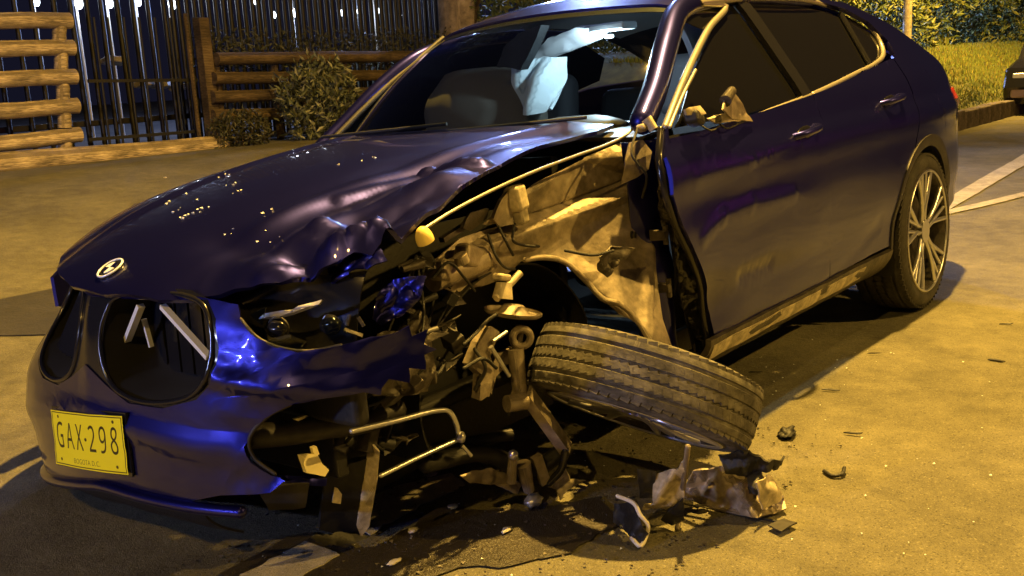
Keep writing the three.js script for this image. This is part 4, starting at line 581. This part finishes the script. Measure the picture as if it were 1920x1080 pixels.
// ---------------------------------------------------------------- inside the car
{
  const seat = (z, hz) => { const s = part('front_seat', car);
    mesh('headrest', (() => { const g = new RoundedBoxGeometry(0.13, 0.27, 0.3, 5, 0.06); g.rotateZ(0.12); g.translate(-1.72, 1.14 + hz, z); return g; })(), M.cloth, s);
    mesh('backrest', (() => { const g = new RoundedBoxGeometry(0.18, 0.62, 0.5, 4, 0.07); g.rotateZ(0.25); g.translate(-1.66, 0.74, z); return g; })(), M.cloth, s);
    mesh('cushion', block([-1.35, 0.48, z], [0.55, 0.16, 0.5], [0, 0, 0], 0.06), M.cloth, s); };
  seat(-0.38, 0); seat(0.38, -0.03);
  mesh('rear_bench', [block([-2.5, 0.85, 0], [0.2, 0.6, 1.25], [0, 0, 0.25], 0.07), block([-2.25, 0.52, 0], [0.55, 0.18, 1.25], [0, 0, 0], 0.06)], M.cloth, car);
  mesh('dashboard', grid(30, 8, (u, v) => { const s = u * 2 - 1, X = lerp(-0.55, -0.98, v) - 0.1 * s * s; return [X, 1.02 - 0.02 * s * s + 0.02 * Math.sin(v * 3) - 0.25 * smooth(0.75, 1, v), 0.7 * s]; }, 0.01), M.plastic, car);
  mesh('instrument_hood', lump([-0.86, 1.045, -0.38], [0.12, 0.04, 0.2], 3, 0.06), M.plastic, car);
  mesh('steering_wheel', (() => { const g = new THREE.TorusGeometry(0.185, 0.016, 12, 48); g.rotateY(Math.PI / 2); g.rotateZ(0.4); g.translate(-1.08, 0.86, -0.38); return g; })(), M.blackGloss, car);
  mesh('headliner', grid(16, 16, (u, v) => { const X = lerp(-1.42, -2.6, u), z = lerp(-0.54, 0.54, v); return [X, roofY(X, z) - 0.045, z]; }, 0.006), M.liner, car);
  mesh('rear_view_mirror', plate([[-1.18, 1.295, 0.184], [-1.18, 1.358, 0.128], [-1.18, 1.413, 0.059], [-1.18, 1.425, -0.063], [-1.18, 1.345, -0.006], [-1.18, 1.268, 0.062]], 0.05, 0.004, 0.03), M.black, car);
  mesh('sun_visor', plate([[-1.33, 1.299, 0.191], [-1.3, 1.383, 0.033], [-1.28, 1.415, -0.144], [-1.26, 1.408, -0.312], [-1.32, 1.373, -0.226], [-1.34, 1.345, -0.068], [-1.36, 1.302, 0.143]], 0.015, 0.006, 0.03), M.liner, car);
  mesh('centre_airbag', grid(24, 24, (u, v) => { const a = mixp(mixp([-1.195, 1.312, 0.14], [-1.335, 1.305, -0.02], u), mixp([-1.231, 1.082, 0.14], [-1.253, 1.1, 0], u), v); a[0] += 0.05 * Math.sin(u * 3.14) + 0.025 * Math.sin(u * 9 + v * 4) + 0.012 * N(u * 3, v * 3, 2); return a; }, 0.012), M.airbag, car);
  mesh('curtain_airbag', grid(24, 12, (u, v) => { const X = lerp(-1.25, -2.3, u), y = lerp(1.4, 1.08, v); return [X, y + 0.015 * N(X * 5, y * 5, 1), -0.56 - 0.1 * v + 0.05 * Math.sin(u * 20) * 0.3 - 0.03 * Math.sin(v * 3) + 0.02 * N(X * 6, y * 6, 4)]; }, 0.02), M.airbag, car);
  mesh('passenger_airbag', lump([-1.3, 1.08, 0.42], [0.2, 0.22, 0.3], 5, 0.12, 4), std(lin(0.09, 0.078, 0.062), 0.9), car);
  const dl = part('dome_lamp', car);
  const lp = [-1.23, 1.358, -0.303];
  mesh('lamp_housing', block([lp[0] - 0.03, lp[1] + 0.035, lp[2]], [0.1, 0.03, 0.16]), M.liner, dl);
  const glow = std(lin(0, 0, 0), 0.5); glow.emissive = COOL.clone(); glow.emissiveIntensity = 9;
  mesh('lamp_lens', block([lp[0], lp[1], lp[2]], [0.03, 0.014, 0.03]), glow, dl);
  const L = new THREE.PointLight(COOL, 1.5, 0, 2); L.position.set(lp[0] + 0.01, lp[1] - 0.02, lp[2]); L.castShadow = true; L.shadow.radius = 1; car.add(L);
}

// ---------------------------------------------------------------- log fence, gate and planting across the road
M.log = std(lin(0.62, 0.55, 0.44), 0.75, { map: rep(woodTex, 1.2), bumpMap: rep(woodTex, 1.2), bumpScale: 0.006 });
M.logDark = std(lin(0.15, 0.115, 0.08), 0.85, { map: rep(woodTex, 1.2), bumpMap: rep(woodTex, 1.2), bumpScale: 0.006 });  // darker copy of the log wood; second fence's dimness is in this colour
M.gate = std(lin(0.02, 0.02, 0.022), 0.5, { metalness: 0.4 });
M.picket = std(lin(0.014, 0.013, 0.014), 0.45, { map: rep(woodTex, 2) });
function log(a, b, r, seed) {   // a peeled log, a little crooked, with flat sawn ends
  const A = V(a), B = V(b), n = 14, g = new THREE.CylinderGeometry(r, r, 1, 14, n);
  const p = g.attributes.position;
  for (let i = 0; i < p.count; i++) { const y = p.getY(i), k = 1 + 0.05 * N(seed, y * 5, p.getX(i) * 6) ; p.setX(i, p.getX(i) * k + 0.012 * N(seed + 4, y * 2.5, 1)); p.setZ(i, p.getZ(i) * k + 0.012 * N(seed + 9, y * 2.5, 3)); }
  g.computeVertexNormals(); return between(g, a, b);
}
{
  const f = thing('log_fence', 'stacked pale log fence with gaps beside the metal gate', 'fence', [0, 0, 0]);
  const rails = [[[-1.987, 1.995, 8], [-3.502, 2.01, 8]], [[-1.943, 1.729, 8], [-3.495, 1.732, 8]], [[-1.895, 1.437, 8], [-3.473, 1.431, 8]], [[-1.844, 1.128, 8], [-3.452, 1.132, 8]], [[-1.788, 0.788, 8], [-3.437, 0.83, 8]]];
  rails.forEach(([a, b], i) => mesh('log_rail', log(a, b, 0.083, i * 3), M.log, f));
  for (const [a, b] of [[[-3.383, 1.957, 8.02], [-3.357, 1.785, 8.02]], [[-3.359, 1.687, 8.02], [-3.336, 1.497, 8.02]], [[-3.335, 1.377, 8.02], [-3.314, 1.201, 8.02]], [[-3.309, 1.086, 8.02], [-3.288, 0.909, 8.02]], [[-3.275, 0.788, 8.02], [-3.249, 0.577, 8.02]]]) mesh('spacer_block', log(a, b, 0.07, 40 + a[1]), M.log, f);
  const gl = mesh('ground_log', log([-1.686, 0.627, 7.8], [-5.079, 0.572, 7.8], 0.115, 21), M.log, scene); tag(gl, 'long pale log lying on the ground before the gate', 'log');
}
{
  const t = thing('metal_gate', 'dark metal bar gate between the log fences', 'gate', [0, 0, 0]);
  for (const x of [[-3.871, 2.126, 8.2], [-4.033, 2.128, 8.2], [-4.224, 2.13, 8.2], [-4.413, 2.132, 8.2], [-4.607, 2.134, 8.2], [-4.799, 2.135, 8.2], [-4.982, 2.137, 8.2], [-5.117, 2.078, 8.2]]) mesh('gate_bar', rod([x[0], 0.66, 8.2], [x[0] - 0.01, 2.06, 8.2], 0.014), M.gate, t);
  mesh('gate_rail', [beam([-3.624, 0.758, 8.2], [-5.007, 0.742, 8.2], 0.035, 0.03)], M.gate, t);
  mesh('gate_rail', [beam([-3.718, 1.384, 8.2], [-5.088, 1.34, 8.2], 0.035, 0.03)], M.gate, t);
  const p = thing('gate_post', 'square brown wooden post beside the metal gate', 'post', [0, 0, 0]);
  mesh('post', block([[-5.161, 1.396, 8.1][0], 1.3, 8.1], [0.14, 1.5, 0.14], [0, 0, 0], 0.01), M.logDark, p);
  mesh('steel_upright', rod([[-4.972, 1.402, 8.1][0], 0.6, 8.12], [[-4.972, 1.402, 8.1][0], 2.1, 8.12], 0.025), M.logDark, p);
}
{
  const f = thing('log_fence', 'low brown log fence behind the bush, shade put into its colour', 'fence', [0, 0, 0]);
  [[[-5.242, 1.574, 8], [-8.724, 1.527, 8]], [[-5.175, 1.348, 8], [-8.808, 1.259, 8]], [[-5.131, 1.133, 8], [-8.784, 1.031, 8]], [[-5.101, 0.91, 8], [-8.646, 0.771, 8]]].forEach(([a, b], i) => mesh('log_rail', log(a, b, 0.075, 60 + i), M.logDark, f));
  for (const q of [[-5.288, 1.264, 8.05], [-6.14, 1.226, 8.05], [-7.296, 1.175, 8.05], [-8.46, 1.124, 8.05]]) mesh('fence_post', log([q[0], 0.4, 8.09], [q[0], 1.6, 8.09], 0.05, q[0]), M.logDark, f);
}
{ // picket screen behind, taller than the picture shows
  const f = thing('picket_screen', 'tall dark picket screen behind the log fences', 'fence', [0, 0, 0]); const r = rng(8);
  const g0 = new THREE.CylinderGeometry(0.028, 0.03, 2.9, 8); const gs = [0, 1, 2].map((k) => { const g = g0.clone(); const p = g.attributes.position; for (let i = 0; i < p.count; i++) p.setX(i, p.getX(i) * (1 + 0.1 * k)); return boxUV(g.toNonIndexed()); });
  for (let x = -1.6; x > -11.2; x -= x > -5.4 ? 0.15 + 0.1 * r() : 0.095 + 0.03 * r()) { const m = new THREE.Mesh(gs[Math.floor(r() * 3)], M.picket); m.name = 'picket'; m.position.set(x, 1.95 + 0.06 * r(), 9.2 + 0.02 * r()); m.rotation.z = 0.02 * (r() - 0.5); m.castShadow = m.receiveShadow = true; f.add(m); }
  for (const y of [0.9, 2.7]) mesh('picket_rail', block([-6.4, y, 9.25], [9.8, 0.07, 0.04]), M.picket, f);
}
function leaves(n, seed, at, size, cols, mat) {
  const r = rng(seed), a = [], c = [];
  for (let i = 0; i < n; i++) {
    const p = at(r), L = size * (0.6 + 0.8 * r()), w = L * 0.34, d = new THREE.Vector3(r() - 0.5, r() - 0.35, r() - 0.5).normalize(), s = new THREE.Vector3(r() - 0.5, r() - 0.5, r() - 0.5).cross(d).normalize(), nn = new THREE.Vector3().crossVectors(d, s);
    const P = (t, o, b) => [p[0] + d.x * L * t + s.x * w * o + nn.x * b, p[1] + d.y * L * t + s.y * w * o + nn.y * b, p[2] + d.z * L * t + s.z * w * o + nn.z * b];
    const q = [P(0, 0, 0), P(0.45, 0.5, L * 0.06), P(1, 0, -L * 0.1), P(0.45, -0.5, L * 0.06)], k = cols[Math.floor(r() * cols.length)], f = 0.75 + 0.5 * r();
    for (const j of [0, 1, 2, 0, 2, 3]) { a.push(...q[j]); c.push(k[0] * f, k[1] * f, k[2] * f); }
  }
  const g = new THREE.BufferGeometry(); g.setAttribute('position', new THREE.Float32BufferAttribute(a, 3)); g.computeVertexNormals(); g.setAttribute('color', new THREE.Float32BufferAttribute(c, 3));
  return g;
}
M.leaf = std(lin(1, 1, 1), 0.55, { vertexColors: true });
function foliage(name, n, seed, at, size, cols, parent) { const m = new THREE.Mesh(leaves(n, seed, at, size, cols), M.leaf); m.name = name; m.castShadow = m.receiveShadow = true; parent.add(m); return m; }
const ballAt = (c, s) => (r) => { for (;;) { const x = r() * 2 - 1, y = r() * 2 - 1, z = r() * 2 - 1, d = x * x + y * y + z * z; if (d < 1 && r() < d * 0.8 + 0.25) { const k = 1 + 0.3 * N(x * 2.5 + c[0], y * 2.5, z * 2.5); return [c[0] + x * s[0] * k, Math.max(c[1] - s[1] * 1.05, c[1] + y * s[1] * k), c[2] + z * s[2] * k]; } } };
const BUSH = [[0.05, 0.065, 0.035], [0.07, 0.085, 0.045], [0.035, 0.05, 0.024], [0.12, 0.13, 0.08]];
{
  const c = [-6.34, 0.971, 7.5];
  const b = thing('bush', 'round leafy bush in front of the brown log fence', 'bush', [c[0], rise(c[0], 7.5), 7.5]); const cy = c[1] - b.position.y;
  foliage('foliage', 2600, 31, ballAt([0, cy, 0], [0.56, 0.54, 0.45]), 0.1, [[0.07, 0.085, 0.05], [0.1, 0.11, 0.065], [0.05, 0.06, 0.035], [0.2, 0.2, 0.13]], b);
  mesh('stem', [0, 1, 2, 3, 4].map((i) => tube([[0, -0.05, 0], [0.1 * Math.cos(i * 2), cy * 0.5, 0.1 * Math.sin(i * 2)], [0.25 * Math.cos(i * 2 + 0.3), cy * 1.1, 0.25 * Math.sin(i * 2 + 0.3)]], 0.014, 12, 6)), M.logDark, b);
  const c2 = [-5.27, 0.85, 7.7];
  const b2 = thing('bush', 'low dark bush between the gate post and the round bush', 'bush', [c2[0], rise(c2[0], 7.7), 7.7]);
  foliage('foliage', 1300, 32, ballAt([0, 0.16, 0], [0.42, 0.24, 0.25]), 0.07, [[0.035, 0.033, 0.02], [0.05, 0.047, 0.03], [0.03, 0.035, 0.018]], b2);
  mesh('stem', [0, 1, 2].map((i) => tube([[0, -0.05, 0], [0.2 * Math.cos(i * 2), 0.2, 0.1 * Math.sin(i * 2)]], 0.012, 8, 6)), M.logDark, b2);
  const c3 = [-7.208, 0.644, 7.6];
  const b3 = thing('bush', 'sparse yellowish weeds under the brown log fence', 'bush', [c3[0], rise(c3[0], 7.6), 7.6]);
  foliage('foliage', 900, 33, ballAt([-0.15, 0.18, 0], [0.6, 0.3, 0.2]), 0.07, [[0.16, 0.14, 0.04], [0.2, 0.15, 0.05], [0.1, 0.1, 0.03]], b3);
  mesh('stem', [0, 1, 2, 3].map((i) => tube([[-0.3 + 0.15 * i, -0.05, 0], [-0.32 + 0.16 * i, 0.35, 0.05]], 0.008, 8, 6)), M.logDark, b3);
  const v = thing('creeper', 'dark leafy creeper growing over the brown log fence', 'plant', [-7.2, 0.55, 8.25]);
  foliage('foliage', 2600, 34, (r) => [2 - 4.4 * r(), 0.85 + 0.45 * r() + 0.2 * (r() - 0.5), 0.25 * (r() - 0.5)], 0.075, [[0.025, 0.03, 0.018], [0.04, 0.042, 0.024], [0.05, 0.055, 0.03]], v);
  mesh('stem', [0, 1, 2, 3, 4, 5].map((i) => tube([[1.8 - 0.7 * i, 0, 0.05], [1.7 - 0.7 * i, 0.6, 0.06], [1.8 - 0.75 * i, 1.2, 0.03]], 0.009, 10, 6)), M.logDark, v);
}
{ // tree trunk behind the windscreen, hedge beyond
  const b = [-10.23, 1.647, 8.6], y0 = rise(b[0], 8.6);
  const t = thing('tree', 'thick bare pale tree trunk behind the windshield', 'tree', [b[0], y0, 8.6]);
  mesh('trunk', grid(28, 30, (u, v) => { const a = u * Math.PI * 2, y = v * 5, r = 0.31 * (1 - 0.05 * v) * (1 + 0.12 * smooth(0.12, 0, v)) * (1 + 0.05 * N(Math.cos(a) * 2, y * 1.2, Math.sin(a) * 2) + 0.02 * N(Math.cos(a) * 9, y * 2, Math.sin(a) * 9)); return [r * Math.cos(a), y - 0.1, r * Math.sin(a)]; }), std(lin(0.5, 0.42, 0.34), 0.9, { map: rep(dirtTex, 0.8), bumpMap: rep(dirtBump, 1.2), bumpScale: 0.01 }), t);
  mesh('limb', [tube([[0, 3.6, 0], [0.6, 4.5, 0.3], [1.1, 5.6, 0.5]], 0.1, 14, 8), tube([[0, 4.4, 0], [-0.5, 5.2, 0.2], [-1.2, 6, 0.2]], 0.09, 14, 8)], M.logDark, t);
  foliage('crown', 6000, 51, ballAt([0, 6.6, 0.6], [2.2, 1.6, 2]), 0.14, BUSH, t);
  const HC = [[0.09, 0.12, 0.03], [0.12, 0.145, 0.035], [0.06, 0.085, 0.022], [0.16, 0.165, 0.045]];
  const h = thing('hedge', 'tall dense clipped hedge along the top of the grass bank', 'hedge', [-27, 1.25, 5.6]);
  foliage('foliage', 30000, 52, (r) => { const x = 14 - 24 * r(), z0 = 0.012 * (14 - x); const face = r() < 0.75; const y = 2.9 * r(); return [x, y + 0.1 * N(x * 2, y * 2, 1), z0 - 0.75 + (face ? 0.25 * r() : 1.3 * r()) + 0.45 * N(x * 0.9, y * 0.9, 3) + 0.2 * N(x * 2.5, y * 2.5, 5)]; }, 0.17, HC, h);
  mesh('stem', (() => { const r = rng(3), l = []; for (let i = 0; i < 30; i++) { const x = 13.5 - 23 * i / 30; l.push(tube([[x, -0.2, 0], [x + 0.2 * (r() - 0.5), 1.2, 0.2 * (r() - 0.5)], [x + 0.5 * (r() - 0.5), 2.6, 0.3 * (r() - 0.5)]], 0.03, 8, 5)); } return l; })(), M.logDark, h);
  h.children[0].userData.kind = 'stuff';
  const h2 = thing('hedge', 'leafy hedge rising behind the tree trunk and the car roof', 'hedge', [-12, 0.9, 8.2]);
  foliage('foliage', 9000, 53, (r) => { const x = 1.8 - 6.5 * r(), y = 1.7 * r(); return [x, y, -0.35 + 0.8 * r() + 0.4 * N(x * 0.9, y * 0.9, 3) + 0.2 * N(x * 2.5, y * 2.5, 5)]; }, 0.13, HC, h2);
  mesh('stem', [0, 1, 2, 3, 4, 5, 6].map((i) => tube([[1.6 - i, -0.3, 0.1], [1.7 - i, 1.2, 0.1], [1.5 - i, 1.6, 0.1]], 0.03, 8, 5)), M.logDark, h2);
}
// garden post lamps behind the screen: each lights its own pale post
const POSTS = [[[-5.168, 2.563, 12], 1.6], [[-5.795, 2.544, 12], 2.4], [[-6.279, 2.551, 12], 1.8], [[-6.755, 2.574, 12], 0.9], [[-7.331, 2.551, 12], 2.6], [[-8.939, 2.627, 12], 0.8], [[-9.288, 2.403, 12], 0.7], [[-9.767, 2.443, 12], 2.0], [[-10.841, 2.452, 12], 0.6], [[-11.263, 2.475, 12], 1.1], [[-11.727, 2.499, 12], 1.2], [[-12.313, 2.425, 12], 1.0]];
POSTS.forEach(([p, cd], i) => {
  const t = thing('post_lamp', 'slim pale garden post with a white lamp behind the picket screen', 'light', [p[0], 0.4, 12], 'post lamps behind the picket screen'), y = p[1] - 0.4;
  mesh('post', rod([0, 0, 0.06], [0, y + 0.3, 0.06], 0.018), std(lin(0.6, 0.6, 0.6), 0.5), t);
  const glow = std(lin(0, 0, 0), 0.5); glow.emissive = lin(0.8, 0.88, 1); glow.emissiveIntensity = 5 + cd * 3;
  mesh('lamp_lens', lump([0, y, -0.02], [0.035 + 0.012 * cd, 0.05 + 0.015 * cd, 0.03], 2, 0.05), glow, t);
  const L = new THREE.PointLight(lin(0.8, 0.88, 1), cd * 0.4, 0, 2); L.position.set(0, y - 0.04, -0.09); L.castShadow = true; L.shadow.radius = 1.5; t.add(L);
});
// tall cool yard lamps beyond the hedge, and patrol lights on the road behind the camera and past the car
for (const [x, y, z, cd] of [[-20, 5.0, 14.4, 700], [-15.5, 10.5, 11.2, 420]]) {
  const t = thing('yard_lamp', 'tall cool white yard lamp beyond the hedge', 'light', [x, 0.5, z], 'yard lamps beyond the hedge');
  mesh('mast', rod([0, 0, 0.2], [0, y - 0.6, 0.2], 0.06), M.gate, t);
  mesh('housing', block([0, y - 0.5, 0.12], [0.8, 0.3, 0.1]), M.gate, t);
  const glow = std(lin(0, 0, 0), 0.5); glow.emissive = BLUISH.clone(); glow.emissiveIntensity = 40;
  mesh('lens', block([0, y - 0.5, 0.05], [0.7, 0.22, 0.02]), glow, t);
  const L = new THREE.PointLight(BLUISH, cd, 0, 2); L.position.set(0, y - 0.5, -0.1); L.castShadow = true; L.shadow.radius = 12; t.add(L);
}
for (const [x, z, turn, cdB, cdR, cdW, label] of [[5.6, 0.9, -1.4, 22, 1, 26, 'blue patrol light bar with an added white lens standing ahead of the car'], [-7.8, -5.9, 2.4, 0.6, 7, 0, 'red and violet patrol light bar standing on the road past the rear wheel']]) {
  const t = thing('patrol_light', label, 'light', [x, 0, z], 'patrol lights'); t.rotation.y = turn;
  mesh('stand', [rod([0, 0, 0], [0, 1.5, 0], 0.025), rod([-0.25, 0, 0], [0.25, 0, 0], 0.02), rod([0, 0, -0.25], [0, 0, 0.25], 0.02)], M.gate, t);
  const bar = mesh('light_bar', block([0, 1.53, 0], [0.9, 0.06, 0.2]), M.blackGloss, t);
  for (const [o, c, cd] of [[-0.24, lin(0.1, 0.16, 1), cdB], [0.24, lin(1, 0.08, 0.2), cdR], [0, lin(0.85, 0.92, 1), cdW]].filter((a) => a[2])) {  // white lens is added to brighten the number plate
    const glow = std(lin(0, 0, 0), 0.4); glow.emissive = c; glow.emissiveIntensity = cd;
    mesh('beacon_lens', block([o, 1.61, 0], [0.2, 0.1, 0.16], [0, 0, 0], 0.03), glow, bar);
    const L = new THREE.PointLight(c, cd, 0, 2); L.position.set(o, 1.61, 0); L.castShadow = true; L.shadow.radius = 4; t.add(L);
  }
}
{ // dark soil of the yard behind the screen
  tag(laid([[2.5, 8.15], [-16, 8.15], [-40, 30], [2.5, 30]], 0.012, std(lin(0.07, 0.058, 0.045), 0.95, { map: rep(dirtTex, 0.5) }), 'yard', scene, 1.2), 'dark soil of the yard behind the gate', 'yard', null, 'structure');
  [[[-5.335, 1.703, 10.4], 0.3], [[-5.618, 1.377, 10.2], 0.22], [[-5.865, 1.352, 10.2], 0.22], [[-6.11, 1.313, 10.2], 0.2]].forEach(([p, w], i) => tag(mesh('yard_stone', block([p[0], p[1] - 0.04, p[2]], [w, 0.08, 0.25], [0.15, 0.3 * i, 0.1], 0.02), M.pale, scene), 'pale flat stone in the yard behind the gate bars', 'stone', 'stones in the yard'));
}
{ // dark car parked far along the kerb
  const p = [-17.324, 0, 1.754];
  const t = thing('parked_car', 'dark car parked far along the kerb at the grass bank', 'car', [p[0] - 0.4, 0, p[2] - 0.35]); t.rotation.y = 0.02;
  const prof = (s) => s.map((a) => new THREE.Vector2(a[0], a[1]));
  const body = new THREE.ExtrudeGeometry(new THREE.Shape(prof([[0.35, 0.28], [0.42, 0.5], [0.3, 0.78], [-0.6, 0.95], [-1.2, 1.38], [-2.5, 1.42], [-3.3, 1.0], [-3.8, 0.95], [-3.9, 0.4], [-3.8, 0.28]])), { depth: 1.6, bevelEnabled: true, bevelSize: 0.06, bevelThickness: 0.08, bevelSegments: 3 }); body.translate(0, 0, -0.8);
  mesh('body', body, M.blackGloss, t);
  for (const x of [-0.5, -3.1]) for (const z of [-0.82, 0.82]) { const g = new THREE.CylinderGeometry(0.32, 0.32, 0.2, 28); g.rotateX(Math.PI / 2); g.translate(x, 0.32, z); mesh('wheel', g, M.rubber, t); }
  for (const z of [-0.6, 0.6]) mesh('headlight', block([0.36, 0.68, z], [0.1, 0.12, 0.3], [0, 0, 0.3], 0.03), M.alloy, t);
  mesh('front_bumper', block([0.42, 0.4, 0], [0.12, 0.16, 1.5], [0, 0, 0], 0.04), std(lin(0.3, 0.22, 0.18), 0.4), t);
}

// ---------------------------------------------------------------- wreckage on the road
{
  const onG = (p, h) => [p[0], h, p[2]];
  const s1 = thing('torn_undertray', 'crumpled tan undertray sheet lying below the broken wheel', 'car part', [0, 0, 0]);
  mesh('sheet', plate([[-0.276, 0.03, -1.084], [-0.278, 0.12, -1.128], [-0.309, 0.14, -1.211], [-0.37, 0.12, -1.278], [-0.41, 0.04, -1.339], [-0.383, 0.015, -1.359], [-0.278, 0.02, -1.322], [-0.268, 0.02, -1.198]], 0.006, 0.03, 0.02, 13), M.metal, s1);
  mesh('flap', plate([[-0.264, 0.13, -1.326], [-0.355, 0.12, -1.325], [-0.393, 0.04, -1.347], [-0.299, 0.04, -1.328]], 0.004, 0.012, 0.02, 14), M.pale, s1);
  mesh('torn_liner', plate([[-0.299, 0.16, -1.2], [-0.285, 0.2, -1.28], [-0.339, 0.16, -1.325], [-0.419, 0.15, -1.334], [-0.408, 0.13, -1.327], [-0.339, 0.13, -1.309], [-0.309, 0.08, -1.315], [-0.278, 0.08, -1.299], [-0.321, 0.12, -1.27], [-0.307, 0.12, -1.212]], 0.006, 0.025, 0.015, 18), M.black, s1);
  const s2 = thing('arch_liner_scrap', 'torn pale and black wheel arch liner standing beside the broken wheel', 'car part', [0, 0, 0]);
  mesh('liner_sheet', plate([[-0.058, 0.1, -1.131], [-0.094, 0.16, -1.119], [-0.088, 0.2, -1.188], [-0.077, 0.24, -1.219], [-0.145, 0.1, -1.174], [-0.141, 0.05, -1.121], [-0.106, 0.05, -1.066]], 0.005, 0.015, 0.015, 16), M.pale, s2);
  mesh('liner_edge', tube([[-0.063, 0.28, -1.235], [-0.108, 0.18, -1.198], [-0.16, 0.05, -1.151], [-0.129, 0.01, -1.16]], 0.008, 30, 8), M.metal, s2);
  mesh('black_scrap', plate([[-0.033, 0.2, -1.1], [-0.084, 0.18, -1.125], [-0.087, 0.1, -1.113], [-0.068, 0.1, -1.083]], 0.006, 0.01, 0.02, 14), M.black, s2);
  mesh('black_scrap', plate([[-0.108, 0.06, -1.141], [-0.128, 0.1, -1.179], [-0.145, 0.03, -1.171], [-0.117, 0.02, -1.151], [-0.112, 0.03, -1.121]], 0.006, 0.012, 0.02, 14), M.black, s2);
  const s3 = thing('bumper_shard', 'black plastic shard with a broken white edge on the road', 'car part', [0, 0, 0]);
  mesh('shard_body', plate([[-0.078, 0.06, -0.997], [-0.046, 0.1, -1.08], [-0.01, 0.07, -1.118], [-0.024, 0.03, -1.133], [0.007, 0.01, -1.135], [-0.001, 0.02, -1.089], [-0.046, 0.02, -1.008]], 0.006, 0.015, 0.015, 14), M.black, s3);
  mesh('shard_edge', tube([[-0.05, 0.1, -1.023], [-0.031, 0.1, -1.089], [-0.019, 0.08, -1.113], [-0.029, 0.05, -1.13], [-0.026, 0.02, -1.126], [0.019, 0.012, -1.135], [-0.001, 0.015, -1.097]], 0.006, 40, 6), std(lin(0.75, 0.7, 0.6), 0.5), s3);
  const ch = (name, label, g, m, cat = 'debris') => tag(mesh(name, g, m, scene), label, cat);
  ch('road_fragment', 'small black lump of plastic lying right of the broken wheel', lump(onG([-0.934, 0, -1.112], 0.012), [0.03, 0.02, 0.025], 3, 0.6), M.black);
  ch('curved_fragment', 'dark curved trim piece alone on the bright road', tube([onG([-0.707, 0, -1.333], 0.008), onG([-0.686, 0, -1.369], 0.008), onG([-0.703, 0, -1.389], 0.012), onG([-0.742, 0, -1.382], 0.016)], 0.006, 24, 8), M.black);
  ch('thin_wire', 'thin dark wire trailing from the torn undertray', tube([onG([-0.304, 0, -1.085], 0.02), onG([-0.305, 0, -1.195], 0.008), onG([-0.308, 0, -1.308], 0.006), onG([-0.316, 0, -1.382], 0.008)], 0.004, 40, 6), M.black);
  ch('flat_fragment', 'dark flat rectangular flap at the end of the wire', plate([[-0.264, 0.015, -1.36], [-0.326, 0.015, -1.377], [-0.315, 0.015, -1.42], [-0.248, 0.015, -1.405]], 0.004, 0.004), M.plastic);
  const r = rng(9);
  [[-1.47, 0, -1.08], [-2.023, 0, -1.044], [-1.058, 0, -1.271], [-2.136, 0, -1.493], [-1.546, 0, -0.731], [-2.725, 0, -1.337]].forEach((p) => { const d = r() * 6.28, L = 0.02 + 0.04 * r(); tag(mesh('plastic_sliver', plate([[p[0], 0.008, p[2]], [p[0] + L * Math.cos(d), 0.012, p[2] + L * Math.sin(d)], [p[0] + L * Math.cos(d) + 0.008, 0.008, p[2] + L * Math.sin(d) + 0.01], [p[0] + 0.01, 0.007, p[2] + 0.012]], 0.004, 0.003, 0.03), M.black, scene), 'thin dark plastic sliver lying on the bright road', 'debris', 'plastic slivers on the road'); });
  [[0.097, 0, -0.543], [0.275, 0, -0.555], [0.133, 0, -0.775], [-0.045, 0, -0.322], [-0.088, 0, -0.696], [0.437, 0, -0.646], [-3.647, 0.5, 6.688], [-2.882, 0.48, 5.575]].forEach((p, i) => tag(mesh('pale_chip', lump([p[0], p[1] + 0.01, p[2]], [0.012 + 0.012 * r(), 0.005, 0.008 + 0.006 * r()], i, 0.5, 2), std(lin(0.6, 0.56, 0.48), 0.5), scene), 'small pale chip of broken plastic on the ground', 'debris', 'pale chips on the ground'));
  const crumbs = (name, n, seed, at, s, mat, label) => { const q = rng(seed), l = []; for (let i = 0; i < n; i++) { const p = at(q), k = s * (0.4 + q()); const g = new THREE.TetrahedronGeometry(k); g.rotateX(q() * 6); g.rotateY(q() * 6); g.scale(1, 0.5, 1); g.translate(p[0], p[1] + k * 0.2, p[2]); l.push(g); } const m = mesh(name, l, mat, scene); tag(m, label, 'debris', null, 'stuff'); return m; };
  crumbs('road_crumbs', 700, 15, (q) => { const X = 0.8 - 1.8 * q(), z = -0.1 - 1.2 * q(); return [X, 0.006, z]; }, 0.007, M.metalDark, 'scattered dark crumbs under the torn front corner');
  crumbs('road_glass', 160, 16, (q) => { const X = 0.9 - 3 * q(), z = -0.2 - 1.6 * q(); return [X, 0.006, z]; }, 0.004, std(lin(0.7, 0.75, 0.75), 0.08), 'glittering glass crumbs scattered on the road');
  car.updateMatrix();
  const glints = [[0.109, 0.353], [0.226, 0.133], [0.309, -0.01], [0.314, 0.281], [0.382, 0.278], [0.45, 0.128], [0.39, 0.117], [0.444, 0.002], [0.493, 0.018], [0.441, -0.277], [0.541, -0.259], [0.533, -0.38], [0.528, -0.428], [0.05, -0.163], [-0.024, -0.203]];
  crumbs('hood_glass', 44, 17, (q) => { const c = glints[Math.floor(q() * glints.length)], p = hoodPoint(c[0] + 0.05 * (q() - 0.5), c[1] + 0.05 * (q() - 0.5)), v = V(p).applyMatrix4(car.matrix); return [v.x, v.y + 0.013, v.z]; }, 0.005, std(lin(0.85, 0.88, 0.88), 0.2), 'glass crumbs on the hood with glints put in as white colour');  // white base colour stands in for glints off the glass
}
renderer.render(scene, camera);
